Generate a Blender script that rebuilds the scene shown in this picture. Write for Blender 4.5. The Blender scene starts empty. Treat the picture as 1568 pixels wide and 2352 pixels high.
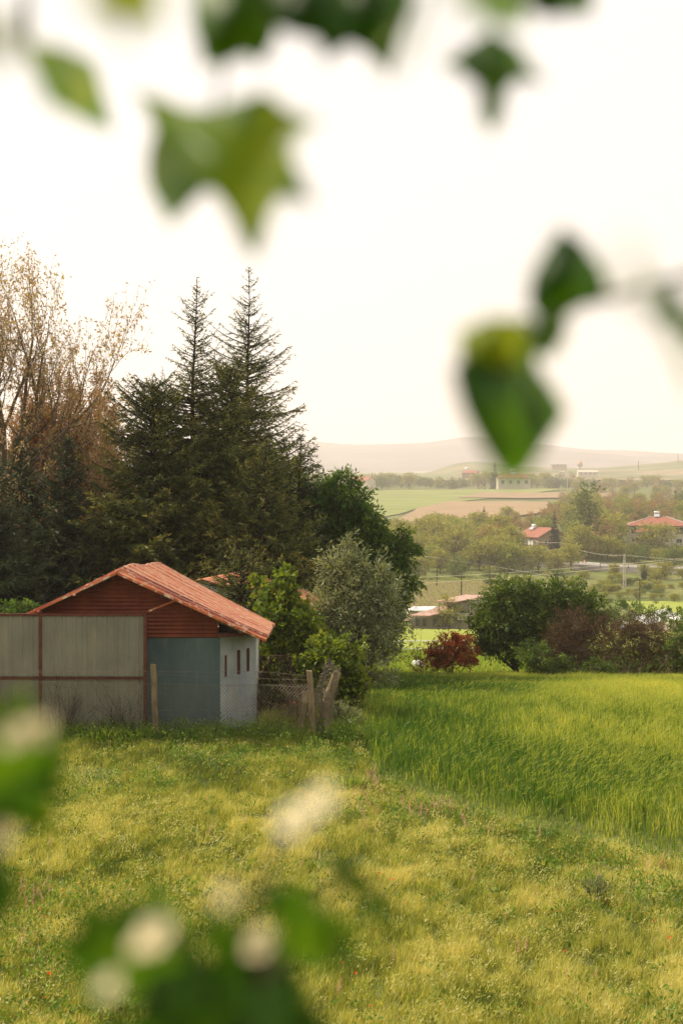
import bpy, math
import numpy as np
from mathutils import Vector

rng = np.random.default_rng(7)
D = bpy.data
SC = bpy.context.scene
COL = SC.collection
F = 3267.0; CX = 784.0; HY = 1075.0; CAMZ = 5.5      # reference frame 1568x2352, level camera with lens shift

def at(px, py, d):                                    # a point at depth d (metres along +Y)
    return np.array([(px-CX)/F*d, d, CAMZ+(HY-py)/F*d])
def X(px, d): return (px-CX)/F*d
def Z(py, d): return CAMZ+(HY-py)/F*d

# ------------------------------------------------------------------ noise
def _hash(ix, iy, s):
    h = (ix.astype(np.int64)*374761393 + iy.astype(np.int64)*668265263 + s*1442695041) & 0x7fffffff
    h = ((h ^ (h >> 13))*1274126177) & 0x7fffffff
    return ((h ^ (h >> 16)) & 0xffff)/65535.0
def noise2(x, y, s=0):
    x = np.asarray(x, float); y = np.asarray(y, float)
    ix = np.floor(x); iy = np.floor(y); fx = x-ix; fy = y-iy
    fx = fx*fx*(3-2*fx); fy = fy*fy*(3-2*fy)
    a = _hash(ix, iy, s); b = _hash(ix+1, iy, s); c = _hash(ix, iy+1, s); d = _hash(ix+1, iy+1, s)
    return (a*(1-fx)+b*fx)*(1-fy)+(c*(1-fx)+d*fx)*fy
def fbm(x, y, s=0, o=3):
    t = 0; a = .5; n = 0
    for k in range(o):
        t = t+a*noise2(np.asarray(x)*2**k, np.asarray(y)*2**k, s+k); n += a; a *= .5
    return t/n

# ------------------------------------------------------------------ terrain
PROF = np.array([(-400, 4.6), (-30, 4.3), (0, 4.0), (1.5, 3.85), (6, 1.8), (10, .45), (13, .05), (16, 0), (31, 0), (36, -.35), (44, -1.3),
    (50, -2.1), (56, -2.9), (100, -6.8), (150, -12), (200, -17), (232, -18.9), (262, -19.4), (330, -19.2), (400, -18.3), (480, -19.2),
    (600, -20.3), (700, -20.2), (900, -15.5), (1100, -11.3), (1500, -10), (2200, -4), (3000, -6), (9000, -10)])
def ground(x, y):
    x = np.asarray(x, float); y = np.asarray(y, float)
    z = np.interp(y, PROF[:, 0], PROF[:, 1])
    far = np.clip((y-70)/200, 0, 1)
    z = z+far*(fbm(x/60, y/60, 5)-.5)*2.2
    z = z+np.clip((y-13)/20, 0, 1)*(fbm(x/3, y/3, 9)-.5)*.08
    z = z+np.clip((x-38)/60, 0, 1)*np.clip((y-340)/160, 0, 1)*np.clip((900-y)/300, 0, 1)*7     # right flank rises
    return z

# ------------------------------------------------------------------ mesh builder
ORG = {}
class MB:
    def __init__(s): s.V = []; s.Fc = []; s.T = []; s.n = 0
    def add(s, V, Fa, t=.5):
        V = np.asarray(V, float).reshape(-1, 3)
        Fa = np.asarray(Fa, int)
        if len(V) == 0 or len(Fa) == 0: return s
        s.V.append(V); s.Fc.append(Fa+s.n)
        s.T.append(np.broadcast_to(np.asarray(t, float), (len(V),)).copy()); s.n += len(V); return s
    def box(s, c, size, rz=0, t=.5):
        h = np.array(size)/2.
        q = np.array([(-1,-1,-1),(1,-1,-1),(1,1,-1),(-1,1,-1),(-1,-1,1),(1,-1,1),(1,1,1),(-1,1,1)])*h
        if rz:
            ca, sa = math.cos(rz), math.sin(rz)
            q = np.stack([q[:,0]*ca-q[:,1]*sa, q[:,0]*sa+q[:,1]*ca, q[:,2]], 1)
        return s.hexa(q+np.array(c), t)
    def hexa(s, q, t=.5):
        return s.add(q, [(0,3,2,1),(4,5,6,7),(0,1,5,4),(1,2,6,5),(2,3,7,6),(3,0,4,7)], t)
    def beam(s, a, b, w, h, t=.5, up=(0,0,1)):
        a = np.array(a, float); b = np.array(b, float); d = b-a; d /= np.linalg.norm(d)+1e-9
        u = np.array(up, float); r = np.cross(d, u)
        if np.linalg.norm(r) < 1e-4: r = np.cross(d, (0,1,0))
        r /= np.linalg.norm(r); u = np.cross(r, d)
        q = [p+r*sx*w/2+u*sz*h/2 for p, sx, sz in [(a,-1,-1),(a,1,-1),(b,1,-1),(b,-1,-1),(a,-1,1),(a,1,1),(b,1,1),(b,-1,1)]]
        return s.hexa(np.array(q), t)
    def slab(s, quad, th, t=.5):                       # quad (4 pts, top face) thickened downwards along its normal
        q = np.array(quad, float); n = np.cross(q[1]-q[0], q[3]-q[0]); n /= np.linalg.norm(n)
        if n[2] < 0: n = -n
        return s.hexa(np.concatenate([q-n*th, q]), t)
    def segs(s, P0, P1, r0, r1, k=3, t=.5):            # many tapered prisms at once
        P0 = np.asarray(P0, float).reshape(-1,3); P1 = np.asarray(P1, float).reshape(-1,3); N = len(P0)
        if N == 0: return s
        r0 = np.broadcast_to(np.asarray(r0, float), (N,)); r1 = np.broadcast_to(np.asarray(r1, float), (N,))
        d = P1-P0; d = d/(np.linalg.norm(d, axis=1, keepdims=True)+1e-9)
        ref = np.where(np.abs(d[:, 2:3]) > .9, np.array([[1.,0,0]]), np.array([[0,0,1.]]))
        u = np.cross(d, ref); u /= np.linalg.norm(u, axis=1, keepdims=True)+1e-9; v = np.cross(d, u)
        a = np.arange(k)/k*2*math.pi
        ring = u[:, None]*np.cos(a)[None, :, None]+v[:, None]*np.sin(a)[None, :, None]
        V = np.concatenate([P0[:, None]+ring*r0[:, None, None], P1[:, None]+ring*r1[:, None, None]], 1)
        base = (np.arange(N)*2*k)[:, None]
        Q = np.concatenate([np.stack([base[:,0]+j, base[:,0]+(j+1)%k, base[:,0]+k+(j+1)%k, base[:,0]+k+j], 1) for j in range(k)])
        tt = np.repeat(np.broadcast_to(np.asarray(t, float), (N,)), 2*k)
        s.add(V.reshape(-1,3), Q, tt)
        return s
    def tube(s, pts, rad, k=8, t=.5, cap=True):
        pts = np.array(pts, float); n = len(pts); rad = np.broadcast_to(np.asarray(rad, float), (n,))
        V = []
        d = np.gradient(pts, axis=0); d /= np.linalg.norm(d, axis=1, keepdims=True)+1e-9
        u = np.cross(d[0], (0,0,1.) if abs(d[0][2]) < .9 else (1.,0,0)); u /= np.linalg.norm(u)
        for i in range(n):
            u = u-d[i]*np.dot(u, d[i]); u /= np.linalg.norm(u)+1e-9; v = np.cross(d[i], u)
            for j in range(k):
                a = j/k*2*math.pi; V.append(pts[i]+(u*math.cos(a)+v*math.sin(a))*rad[i])
        Q = [(i*k+j, i*k+(j+1)%k, (i+1)*k+(j+1)%k, (i+1)*k+j) for i in range(n-1) for j in range(k)]
        n0 = s.n; s.add(V, Q, t)
        if cap:
            s.Fc.append(np.array([[n0+(k-1-j) for j in range(k)], [n0+(n-1)*k+j for j in range(k)]]))
        return s
    def diamonds(s, P, U, L, W, t=.5, fold=.0):
        P = np.asarray(P, float); N = len(P)
        if N == 0: return s
        U = U/(np.linalg.norm(U, axis=1, keepdims=True)+1e-9)
        R = rng.normal(size=(N, 3)); S_ = np.cross(U, R); S_ /= np.linalg.norm(S_, axis=1, keepdims=True)+1e-9
        Nn = np.cross(U, S_)
        L = np.broadcast_to(np.asarray(L, float), (N,))[:, None]; W = np.broadcast_to(np.asarray(W, float), (N,))[:, None]
        V = np.stack([P, P+U*L*.45+S_*W*.5+Nn*W*fold, P+U*L, P+U*L*.45-S_*W*.5+Nn*W*fold], 1)
        b = (np.arange(N)*4)[:, None]+np.arange(4)[None]
        return s.add(V.reshape(-1,3), b, np.repeat(np.broadcast_to(np.asarray(t, float), (N,)), 4))
    def tris(s, P, U, L, W, t=.5):
        P = np.asarray(P, float); N = len(P)
        if N == 0: return s
        U = U/(np.linalg.norm(U, axis=1, keepdims=True)+1e-9)
        R = rng.normal(size=(N, 3)); S_ = np.cross(U, R); S_ /= np.linalg.norm(S_, axis=1, keepdims=True)+1e-9
        L = np.broadcast_to(np.asarray(L, float), (N,))[:, None]; W = np.broadcast_to(np.asarray(W, float), (N,))[:, None]
        V = np.stack([P-S_*W*.5, P+S_*W*.5, P+U*L], 1)
        b = (np.arange(N)*3)[:, None]+np.arange(3)[None]
        return s.add(V.reshape(-1,3), b, np.repeat(np.broadcast_to(np.asarray(t, float), (N,)), 3))
    def mesh(s, name, mat, org, smooth=False):
        V = np.concatenate(s.V)-np.asarray(org); me = D.meshes.new(name)
        loops = np.concatenate([f.reshape(-1) for f in s.Fc]); tot = np.concatenate([np.full(len(f), f.shape[1]) for f in s.Fc])
        st = np.concatenate([[0], np.cumsum(tot)[:-1]])
        me.vertices.add(len(V)); me.vertices.foreach_set('co', V.astype(np.float32).ravel())
        me.loops.add(len(loops)); me.loops.foreach_set('vertex_index', loops.astype(np.int32))
        me.polygons.add(len(tot)); me.polygons.foreach_set('loop_start', st.astype(np.int32))
        at_ = me.attributes.new('tint', 'FLOAT', 'POINT'); at_.data.foreach_set('value', np.concatenate(s.T).astype(np.float32))
        me.update(calc_edges=True)
        me.polygons.foreach_set('use_smooth', np.full(len(tot), smooth)); me.validate()
        me.materials.append(mat); return me
    def build(s, name, mat, parent=None, base=None, smooth=False):
        if parent is not None: org = ORG[parent.name]
        else: org = np.array(base if base is not None else (0, 0, 0), float)
        o = D.objects.new(name, s.mesh(name, mat, org, smooth)); COL.objects.link(o)
        if parent is not None: o.parent = parent
        else: o.location = org
        ORG[o.name] = org
        return o

def tag(o, label=None, cat=None, group=None, kind=None):
    if label: o['label'] = label
    if cat: o['category'] = cat
    if group: o['group'] = group
    if kind: o['kind'] = kind
    return o
def thing(name, label, cat, loc=(0,0,0), group=None, local=False, rz=0):
    o = D.objects.new(name, None); COL.objects.link(o); o.location = loc; o.rotation_euler[2] = rz
    o.empty_display_size = .3
    ORG[o.name] = np.zeros(3) if local else np.array(loc, float)
    return tag(o, label, cat, group)
def copy_tree(o, parent=None):
    c = o.copy(); COL.objects.link(c); c.parent = parent
    for ch in list(o.children): copy_tree(ch, c)
    return c

# ------------------------------------------------------------------ materials
def newmat(name):
    m = D.materials.new(name); m.use_nodes = True; nt = m.node_tree; nt.nodes.clear()
    out = nt.nodes.new('ShaderNodeOutputMaterial'); return m, nt, out
def ramp(nt, fac, stops):
    r = nt.nodes.new('ShaderNodeValToRGB'); e = r.color_ramp.elements
    while len(e) < len(stops): e.new(.5)
    for i, (p, c) in enumerate(stops): e[i].position = p; e[i].color = (*c, 1)
    nt.links.new(fac, r.inputs[0]); return r.outputs[0]
def nz(nt, scale, detail=4, coord='Object', rough=.55, scl=None):
    tc = nt.nodes.new('ShaderNodeTexCoord'); n = nt.nodes.new('ShaderNodeTexNoise')
    n.inputs['Scale'].default_value = scale; n.inputs['Detail'].default_value = detail; n.inputs['Roughness'].default_value = rough
    if scl:
        mp = nt.nodes.new('ShaderNodeMapping'); mp.inputs['Scale'].default_value = scl
        nt.links.new(tc.outputs[coord], mp.inputs[0]); nt.links.new(mp.outputs[0], n.inputs['Vector'])
    else: nt.links.new(tc.outputs[coord], n.inputs['Vector'])
    return n.outputs['Fac']
def leafmat(name, c0, c1, c2, trans=.45, rough=.55, spec=.25, tboost=1.0):
    m, nt, out = newmat(name)
    a = nt.nodes.new('ShaderNodeAttribute'); a.attribute_name = 'tint'
    c = ramp(nt, a.outputs['Fac'], [(0, c0), (.5, c1), (1, c2)])
    p = nt.nodes.new('ShaderNodeBsdfPrincipled'); p.inputs['Roughness'].default_value = rough; p.inputs['Specular IOR Level'].default_value = spec
    tr = nt.nodes.new('ShaderNodeBsdfTranslucent'); mx = nt.nodes.new('ShaderNodeMixShader'); mx.inputs[0].default_value = trans
    nt.links.new(c, p.inputs['Base Color'])
    vm = nt.nodes.new('ShaderNodeVectorMath'); vm.operation = 'MULTIPLY'; vm.inputs[1].default_value = (1.25*tboost, 1.1*tboost, .45*tboost)
    nt.links.new(c, vm.inputs[0]); nt.links.new(vm.outputs[0], tr.inputs['Color'])
    nt.links.new(p.outputs[0], mx.inputs[1]); nt.links.new(tr.outputs[0], mx.inputs[2]); nt.links.new(mx.outputs[0], out.inputs[0]); return m
def surf(name, stops, scale=3, rough=.7, spec=.3, metal=0, bump=0, bscale=None, scl=None, detail=5, dist=.02):
    m, nt, out = newmat(name)
    f = nz(nt, scale, detail, scl=scl)
    c = ramp(nt, f, stops) if len(stops) > 1 else None
    p = nt.nodes.new('ShaderNodeBsdfPrincipled'); p.inputs['Roughness'].default_value = rough; p.inputs['Specular IOR Level'].default_value = spec
    p.inputs['Metallic'].default_value = metal
    if c: nt.links.new(c, p.inputs['Base Color'])
    else: p.inputs['Base Color'].default_value = (*stops[0][1], 1)
    if bump:
        b = nt.nodes.new('ShaderNodeBump'); b.inputs['Strength'].default_value = bump; b.inputs['Distance'].default_value = dist
        nt.links.new(nz(nt, bscale or scale*3, 4, scl=scl), b.inputs['Height']); nt.links.new(b.outputs[0], p.inputs['Normal'])
    nt.links.new(p.outputs[0], out.inputs[0]); return m

M = {}
M['bark'] = surf('bark', [(.3, (.035,.024,.016)), (.7, (.10,.07,.045))], 6, .9, .1, bump=.6, bscale=20, scl=(1,1,.25))
M['bark_pale'] = surf('bark_pale', [(.3, (.10,.07,.045)), (.7, (.20,.15,.10))], 6, .9, .1, bump=.5, bscale=20, scl=(1,1,.25))
M['bark_dark'] = surf('bark_dark', [(.3, (.015,.011,.008)), (.7, (.05,.036,.024))], 6, .9, .1, bump=.6, bscale=20)
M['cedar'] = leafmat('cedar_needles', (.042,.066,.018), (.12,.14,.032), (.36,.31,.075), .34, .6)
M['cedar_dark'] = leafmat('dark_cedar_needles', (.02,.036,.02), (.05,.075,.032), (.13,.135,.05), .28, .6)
M['budding'] = leafmat('budding_leaves', (.28,.17,.10), (.44,.31,.19), (.40,.40,.17), .4)
M['russet'] = leafmat('russet_leaves', (.26,.12,.06), (.40,.21,.11), (.34,.30,.11), .4)
M['green'] = leafmat('broad_leaves', (.024,.064,.012), (.062,.135,.020), (.18,.27,.035), .46)
M['green_mid'] = leafmat('hedge_leaves', (.025,.062,.012), (.068,.125,.020), (.18,.25,.038), .42)
M['silver'] = leafmat('silvery_leaves', (.08,.11,.06), (.17,.21,.11), (.38,.41,.22), .35, .4)
M['vine'] = leafmat('vine_leaves', (.045,.09,.012), (.11,.17,.02), (.24,.27,.03), .5)
M['redleaf'] = leafmat('red_brown_leaves', (.10,.022,.008), (.26,.062,.016), (.42,.12,.03), .4)
M['brownleaf'] = leafmat('brown_twig_leaves', (.05,.028,.014), (.11,.06,.03), (.12,.10,.035), .35)
M['far_olive'] = leafmat('far_olive_leaves', (.11,.125,.022), (.24,.25,.045), (.42,.41,.09), .4)
M['far_green'] = leafmat('far_green_leaves', (.05,.085,.018), (.10,.15,.03), (.20,.26,.05), .4)
M['far_lime'] = leafmat('far_lime_leaves', (.11,.15,.022), (.22,.27,.04), (.36,.38,.07), .4)
M['far_brown'] = leafmat('far_brown_leaves', (.15,.09,.04), (.27,.18,.075), (.33,.27,.10), .4)
M['far_dark'] = leafmat('far_conifer_needles', (.02,.035,.02), (.045,.06,.03), (.09,.10,.045), .2)
M['meadow'] = leafmat('meadow_grass', (.065,.11,.014), (.32,.35,.06), (.70,.64,.28), .4, .5)
M['weeds'] = leafmat('weeds', (.04,.10,.014), (.11,.21,.025), (.27,.36,.06), .4)
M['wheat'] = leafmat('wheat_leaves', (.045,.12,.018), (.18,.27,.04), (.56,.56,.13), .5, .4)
M['ears'] = leafmat('barley_ears', (.20,.30,.04), (.33,.40,.06), (.52,.53,.14), .5, .5)
M['seeds'] = leafmat('seed_heads', (.34,.38,.09), (.48,.49,.17), (.68,.64,.33), .4, .5)
M['redpetal'] = leafmat('poppy_petals', (.65,.05,.01), (.8,.08,.015), (.9,.13,.02), .4, tboost=.8)
M['pinkpetal'] = leafmat('pink_petals', (.45,.20,.22), (.6,.3,.32), (.75,.5,.48), .3)
M['fgleaf'] = leafmat('hawthorn_leaves', (.016,.062,.006), (.065,.155,.008), (.26,.33,.012), .55, .45, .3)
M['petal'] = leafmat('blossom_petals', (.78,.71,.52), (.86,.79,.61), (.92,.87,.70), .45, tboost=.95)
M['roofred'] = None

# corrugated red roof: weathered streaks along the slope, tint follows the ribs
def roofmat(name, a, b, c):
    m, nt, out = newmat(name)
    f = nz(nt, 3.0, 5, scl=(.3, 5, .3), rough=.7); f2 = nz(nt, 46, 3, scl=(.16, 2.2, .16))
    ta = nt.nodes.new('ShaderNodeAttribute'); ta.attribute_name = 'tint'
    ad = nt.nodes.new('ShaderNodeMath'); ad.operation = 'MULTIPLY_ADD'; ad.inputs[1].default_value = .42; nt.links.new(ta.outputs['Fac'], ad.inputs[0])
    sb = nt.nodes.new('ShaderNodeMath'); sb.operation = 'SUBTRACT'; sb.inputs[1].default_value = .21; nt.links.new(f, sb.inputs[0]); nt.links.new(sb.outputs[0], ad.inputs[2])
    col = ramp(nt, ad.outputs[0], [(.32, a), (.5, b), (.68, c)])
    pale = ramp(nt, f2, [(.54, (0,0,0)), (.64, (1,1,1))])
    mx = nt.nodes.new('ShaderNodeMix'); mx.data_type = 'RGBA'; nt.links.new(pale, mx.inputs['Factor'])
    sc_ = nt.nodes.new('ShaderNodeVectorMath'); sc_.operation = 'SCALE'; sc_.inputs['Scale'].default_value = 1
    nt.links.new(col, mx.inputs['A']); mx.inputs['B'].default_value = (.64,.46,.33,1)
    p = nt.nodes.new('ShaderNodeBsdfPrincipled'); p.inputs['Roughness'].default_value = .38; p.inputs['Specular IOR Level'].default_value = .5
    b_ = nt.nodes.new('ShaderNodeBump'); b_.inputs['Strength'].default_value = .5; b_.inputs['Distance'].default_value = .01
    nt.links.new(f2, b_.inputs['Height']); nt.links.new(b_.outputs[0], p.inputs['Normal'])
    nt.links.new(mx.outputs['Result'], p.inputs['Base Color']); nt.links.new(p.outputs[0], out.inputs[0]); return m
M['roofred'] = roofmat('red_sheet_roof', (.15,.028,.010), (.45,.10,.028), (.56,.22,.10))
M['farroof'] = surf('far_red_roof', [(.3, (.20,.065,.04)), (.7, (.31,.12,.075))], 1.2, .7)
M['rustroof'] = surf('rusty_roof', [(.3, (.30,.17,.13)), (.7, (.42,.27,.21))], .8, .5, scl=(3,.3,1))
def stained(name, base, dark, stain, scale=1.4, rough=.75, amt=.55, scl=(3.2,3.2,.35)):
    m, nt, out = newmat(name)
    a = nz(nt, scale, 7, scl=(1,1,.7), rough=.65); b = nz(nt, 2.4, 6, scl=scl, rough=.7); d = nz(nt, 30, 3)
    col = ramp(nt, a, [(.34, dark), (.62, base)])
    r2 = ramp(nt, b, [(.52, (0,0,0)), (.68, (amt,amt,amt))])
    mx = nt.nodes.new('ShaderNodeMix'); mx.data_type = 'RGBA'; nt.links.new(r2, mx.inputs['Factor']); nt.links.new(col, mx.inputs['A']); mx.inputs['B'].default_value = (*stain, 1)
    p = nt.nodes.new('ShaderNodeBsdfPrincipled'); p.inputs['Roughness'].default_value = rough; p.inputs['Specular IOR Level'].default_value = .3
    bp = nt.nodes.new('ShaderNodeBump'); bp.inputs['Strength'].default_value = .25; bp.inputs['Distance'].default_value = .01; nt.links.new(d, bp.inputs['Height']); nt.links.new(bp.outputs[0], p.inputs['Normal'])
    nt.links.new(mx.outputs['Result'], p.inputs['Base Color']); nt.links.new(p.outputs[0], out.inputs[0]); return m
M['gable'] = stained('brown_red_siding', (.20,.045,.018), (.11,.022,.010), (.07,.022,.012), 1.6, .55, .6)
M['rustframe'] = surf('rusty_steel', [(.3, (.06,.018,.010)), (.7, (.13,.038,.02))], 9, .7, .3, bump=.3)
M['sheet'] = stained('grey_green_sheet', (.21,.205,.15), (.14,.14,.105), (.27,.24,.15), 1.0, .5, .5)
M['bluewall'] = stained('blue_grey_plaster', (.085,.125,.12), (.05,.08,.08), (.14,.16,.14), 1.1, .8, .5)
M['whitewall'] = surf('whitewashed_plaster', [(.2, (.42,.44,.43)), (.5, (.6,.61,.58)), (.8, (.7,.7,.66))], 1.6, .8, .2, bump=.2, scl=(1.5,1.5,.4))
M['sidewall'] = stained('grey_whitewash', (.36,.39,.38), (.22,.26,.27), (.30,.24,.16), 1.6, .8, .6)  # wall's shade put into greyer, bluer whitewash; brown stains are real
M['greywall'] = surf('grey_render', [(.3, (.2,.17,.14)), (.7, (.3,.26,.215))], .6, .9, .1)
M['creamwall'] = surf('cream_render', [(.3, (.40,.36,.29)), (.7, (.52,.47,.38))], .6, .9, .1)
M['pinkwall'] = surf('tan_brick', [(.3, (.24,.165,.11)), (.7, (.34,.25,.17))], .8, .9, .1)
M['postwood'] = surf('weathered_post', [(.3, (.11,.085,.045)), (.5, (.20,.155,.09)), (.7, (.29,.23,.135))], 9, .9, .1, bump=.8, bscale=22, scl=(1,1,.3), dist=.02)
M['darkwood'] = surf('dark_timber', [(.3, (.03,.02,.013)), (.7, (.075,.05,.03))], 7, .9, .1, bump=.4, scl=(1,1,.3))
M['concrete'] = surf('pole_concrete', [(.3, (.38,.34,.29)), (.7, (.5,.46,.4))], 2, .9, .1)
M['wire'] = surf('fence_wire', [(.3, (.10,.085,.06)), (.7, (.2,.17,.12))], 12, .5, .4, metal=.4)
M['palewire'] = surf('power_cable', [(1, (.62,.56,.45))], 1, .5)
M['glass'] = surf('window_glass', [(1, (.03,.04,.045))], 1, .12, .5)
M['frame'] = surf('pale_window_frame', [(1, (.62,.58,.5))], 1, .5)
M['tank'] = surf('white_tank', [(1, (.78,.77,.74))], 1, .35)
M['panel'] = surf('solar_collector', [(1, (.55,.58,.6))], 1, .15, .8, metal=.6)
M['whiteroof'] = surf('white_sheet_roof', [(.3, (.5,.5,.48)), (.7, (.66,.66,.64))], 1, .45, scl=(1,3,1))
M['asphalt'] = surf('road_asphalt', [(.3, (.17,.155,.15)), (.7, (.24,.22,.21))], .3, .8)
M['paint'] = surf('road_paint', [(1, (.7,.68,.62))], 1, .7)
M['brick'] = surf('red_debris', [(1, (.6,.12,.04))], 1, .8)

def groundmat():
    m, nt, out = newmat('soil_and_turf')
    a = nt.nodes.new('ShaderNodeAttribute'); a.attribute_name = 'tint'
    f = nz(nt, 2.2, 8, rough=.7); f2 = nz(nt, .035, 6, rough=.65); f3 = nz(nt, .4, 6)
    near = ramp(nt, f, [(.3, (.055,.055,.018)), (.5, (.10,.115,.03)), (.72, (.17,.18,.05))])
    far = ramp(nt, f2, [(.3, (.06,.085,.024)), (.45, (.10,.125,.035)), (.58, (.13,.15,.048)), (.72, (.18,.165,.07))])
    far2 = ramp(nt, f3, [(.35, (.7,.7,.7)), (.65, (1.25,1.2,1.1))])
    mul = nt.nodes.new('ShaderNodeMix'); mul.data_type = 'RGBA'; mul.blend_type = 'MULTIPLY'; mul.inputs['Factor'].default_value = 1
    nt.links.new(far, mul.inputs['A']); nt.links.new(far2, mul.inputs['B'])
    mx = nt.nodes.new('ShaderNodeMix'); mx.data_type = 'RGBA'
    nt.links.new(a.outputs['Fac'], mx.inputs['Factor']); nt.links.new(near, mx.inputs['A']); nt.links.new(mul.outputs['Result'], mx.inputs['B'])
    p = nt.nodes.new('ShaderNodeBsdfPrincipled'); p.inputs['Roughness'].default_value = .95; p.inputs['Specular IOR Level'].default_value = .1
    nt.links.new(mx.outputs['Result'], p.inputs['Base Color']); nt.links.new(p.outputs[0], out.inputs[0]); return m
M['ground'] = groundmat()
M['field_green'] = surf('young_crop', [(.3, (.17,.21,.035)), (.5, (.23,.27,.045)), (.7, (.30,.32,.06))], .35, .95, .1, scl=(1,3,1), bump=.3)
M['field_far_green'] = surf('far_green_crop', [(.3, (.13,.16,.045)), (.5, (.17,.20,.055)), (.7, (.23,.24,.08))], .03, .95, .1, scl=(1,4,1))
M['plowed'] = surf('ploughed_soil', [(.3, (.19,.135,.075)), (.5, (.25,.175,.10)), (.7, (.30,.22,.13))], .05, .95, .1, scl=(1,6,1))
M['vine_soil'] = surf('vineyard_soil', [(.3, (.14,.12,.055)), (.5, (.20,.15,.08)), (.7, (.14,.16,.055))], .6, .95, .1)
M['mount'] = surf('mountain', [(.35, (.06,.055,.06)), (.5, (.10,.088,.088)), (.62, (.18,.145,.13)), (.78, (.6,.54,.48))], .0022, .95, .05, detail=10)
M['hill'] = surf('dry_hill', [(.3, (.05,.08,.022)), (.48, (.10,.125,.035)), (.60, (.22,.16,.085)), (.72, (.42,.29,.19))], .012, .95, .05, detail=9, scl=(.6,1,3))

# ------------------------------------------------------------------ ground, hills, fields
def grid(xs, ys, zf):
    xx, yy = np.meshgrid(xs, ys); zz = zf(xx, yy)
    V = np.stack([xx, yy, zz], -1).reshape(-1, 3); nx = len(xs); ny = len(ys)
    i = (np.arange(ny-1)[:, None]*nx+np.arange(nx-1)[None]).reshape(-1)
    return V, np.stack([i, i+1, i+nx+1, i+nx], 1)
ys = np.unique(np.concatenate([np.linspace(-400, -20, 8), np.arange(-20, 60, .8), np.arange(60, 300, 4), np.arange(300, 1200, 12), np.linspace(1200, 9000, 60), PROF[:, 0]]))
xs = np.unique(np.concatenate([-np.geomspace(40, 4200, 30), np.arange(-40, 40, 1.2), np.geomspace(40, 4200, 50), np.arange(40, 260, 6)]))
V, Fa = grid(xs, ys, ground)
tnt = np.clip((V[:, 1]-45)/20, 0, 1)
tag(MB().add(V, Fa, tnt).build('ground', M['ground'], smooth=True), 'rolling ground of soil and rough turf running down into the valley', 'ground', kind='structure')

def ridge(name, label, mat, d, pts, front, back, zbase, amp, sc, seed):
    px = np.linspace(pts[0][0], pts[-1][0], 240); row = np.interp(px, [p[0] for p in pts], [p[1] for p in pts])
    k = np.ones(9)/9; row = np.convolve(np.pad(row, 4, 'edge'), k, 'valid')
    t = np.linspace(0, 1, 46); xt = X(px, d); top = Z(row, d)
    V = []
    for tt in t:                                       # front foot -> crest -> back foot
        y = d-front+tt*front*1.0 if tt <= .8 else d
        f = tt/.8 if tt <= .8 else 1-(tt-.8)/.2
        y = d-front*(1-min(tt/.8, 1)) if tt <= .8 else d+back*(tt-.8)/.2
        sh = f**1.3 if tt <= .8 else f
        n = (fbm(xt/sc, np.full_like(xt, y/sc*1.6), seed, 5)-.5)*amp*math.sin(math.pi*min(f, 1))*1.0
        V.append(np.stack([xt, np.full_like(xt, y), zbase+(top-zbase)*sh+n], 1))
    V = np.concatenate(V); nx = len(px)
    i = (np.arange(len(t)-1)[:, None]*nx+np.arange(nx-1)[None]).reshape(-1)
    return tag(MB().add(V, np.stack([i, i+1, i+nx+1, i+nx], 1), .5).build(name, mat, smooth=True), label, 'hill', kind='structure')
ridge('mountain', 'long pale mountain ridge fading into the haze on the horizon', M['mount'], 5600,
      [(-400,1040),(300,1015),(650,1004),(700,1010),(780,1020),(830,1021),(990,1017),(1040,1006),(1090,1001),(1140,1007),(1220,1018),(1300,1026),(1345,1034),(1400,1032),(1480,1036),(1568,1046),(1700,1052),(2000,1070)], 2200, 900, -12, 60, 420, 3)
ridge('hill', 'low dry hill with bare pinkish soil in front of the mountain', M['hill'], 2500,
      [(900,1112),(960,1096),(990,1086),(1015,1074),(1040,1066),(1065,1061),(1090,1060),(1130,1063),(1200,1072),(1300,1075),(1380,1075),(1430,1070),(1480,1066),(1530,1061),(1568,1055),(1700,1046),(2000,1050)], 900, 500, -8, 9, 130, 11)

def sheet(name, poly, mat, off, label, n=50, wob=0):          # field laid over the terrain inside a plan polygon
    poly = np.array(poly, float); mb = MB()
    x0, y0 = poly.min(0); x1, y1 = poly.max(0)
    yy = np.linspace(y0, y1, n)
    rows = []
    for y in yy:
        xs_ = []
        for a, b in zip(poly, np.roll(poly, -1, 0)):
            if (a[1]-y)*(b[1]-y) <= 0 and a[1] != b[1]: xs_.append(a[0]+(b[0]-a[0])*(y-a[1])/(b[1]-a[1]))
        xs_ = xs_ or [x0, x0+.1]
        lo, hi = min(xs_), max(xs_)
        if wob: lo += (noise2(y/9., 3.3, 4)-.5)*wob; hi += (noise2(y/11., 8.3, 4)-.5)*wob
        x = np.linspace(lo, hi, n); rows.append(np.stack([x, np.full(n, y), ground(x, np.full(n, y))+off], 1))
    V = np.concatenate(rows); i = (np.arange(n-1)[:, None]*n+np.arange(n-1)[None]).reshape(-1)
    return tag(mb.add(V, np.stack([i, i+1, i+n+1, i+n], 1), .5).build(name, mat, smooth=True), label, 'field', kind='structure')
def gy(py, lo=13, hi=2400):                            # depth at which the terrain shows at picture row py
    yy = np.linspace(lo, hi, 6000) if hi-lo < 500 else np.geomspace(lo, hi, 6000)
    r = HY+(CAMZ-np.interp(yy, PROF[:, 0], PROF[:, 1]))/yy*F
    return float(yy[np.argmin(np.abs(r-py))])
def gp(px, py, lo=60):
    d = gy(py, lo); return (X(px, d), d)
sheet('green_field', [(-25,60),(-40,215),(60,215),(30,60)], M['field_green'], .12, 'bright green field sloping down behind the hedge', 70)
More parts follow.
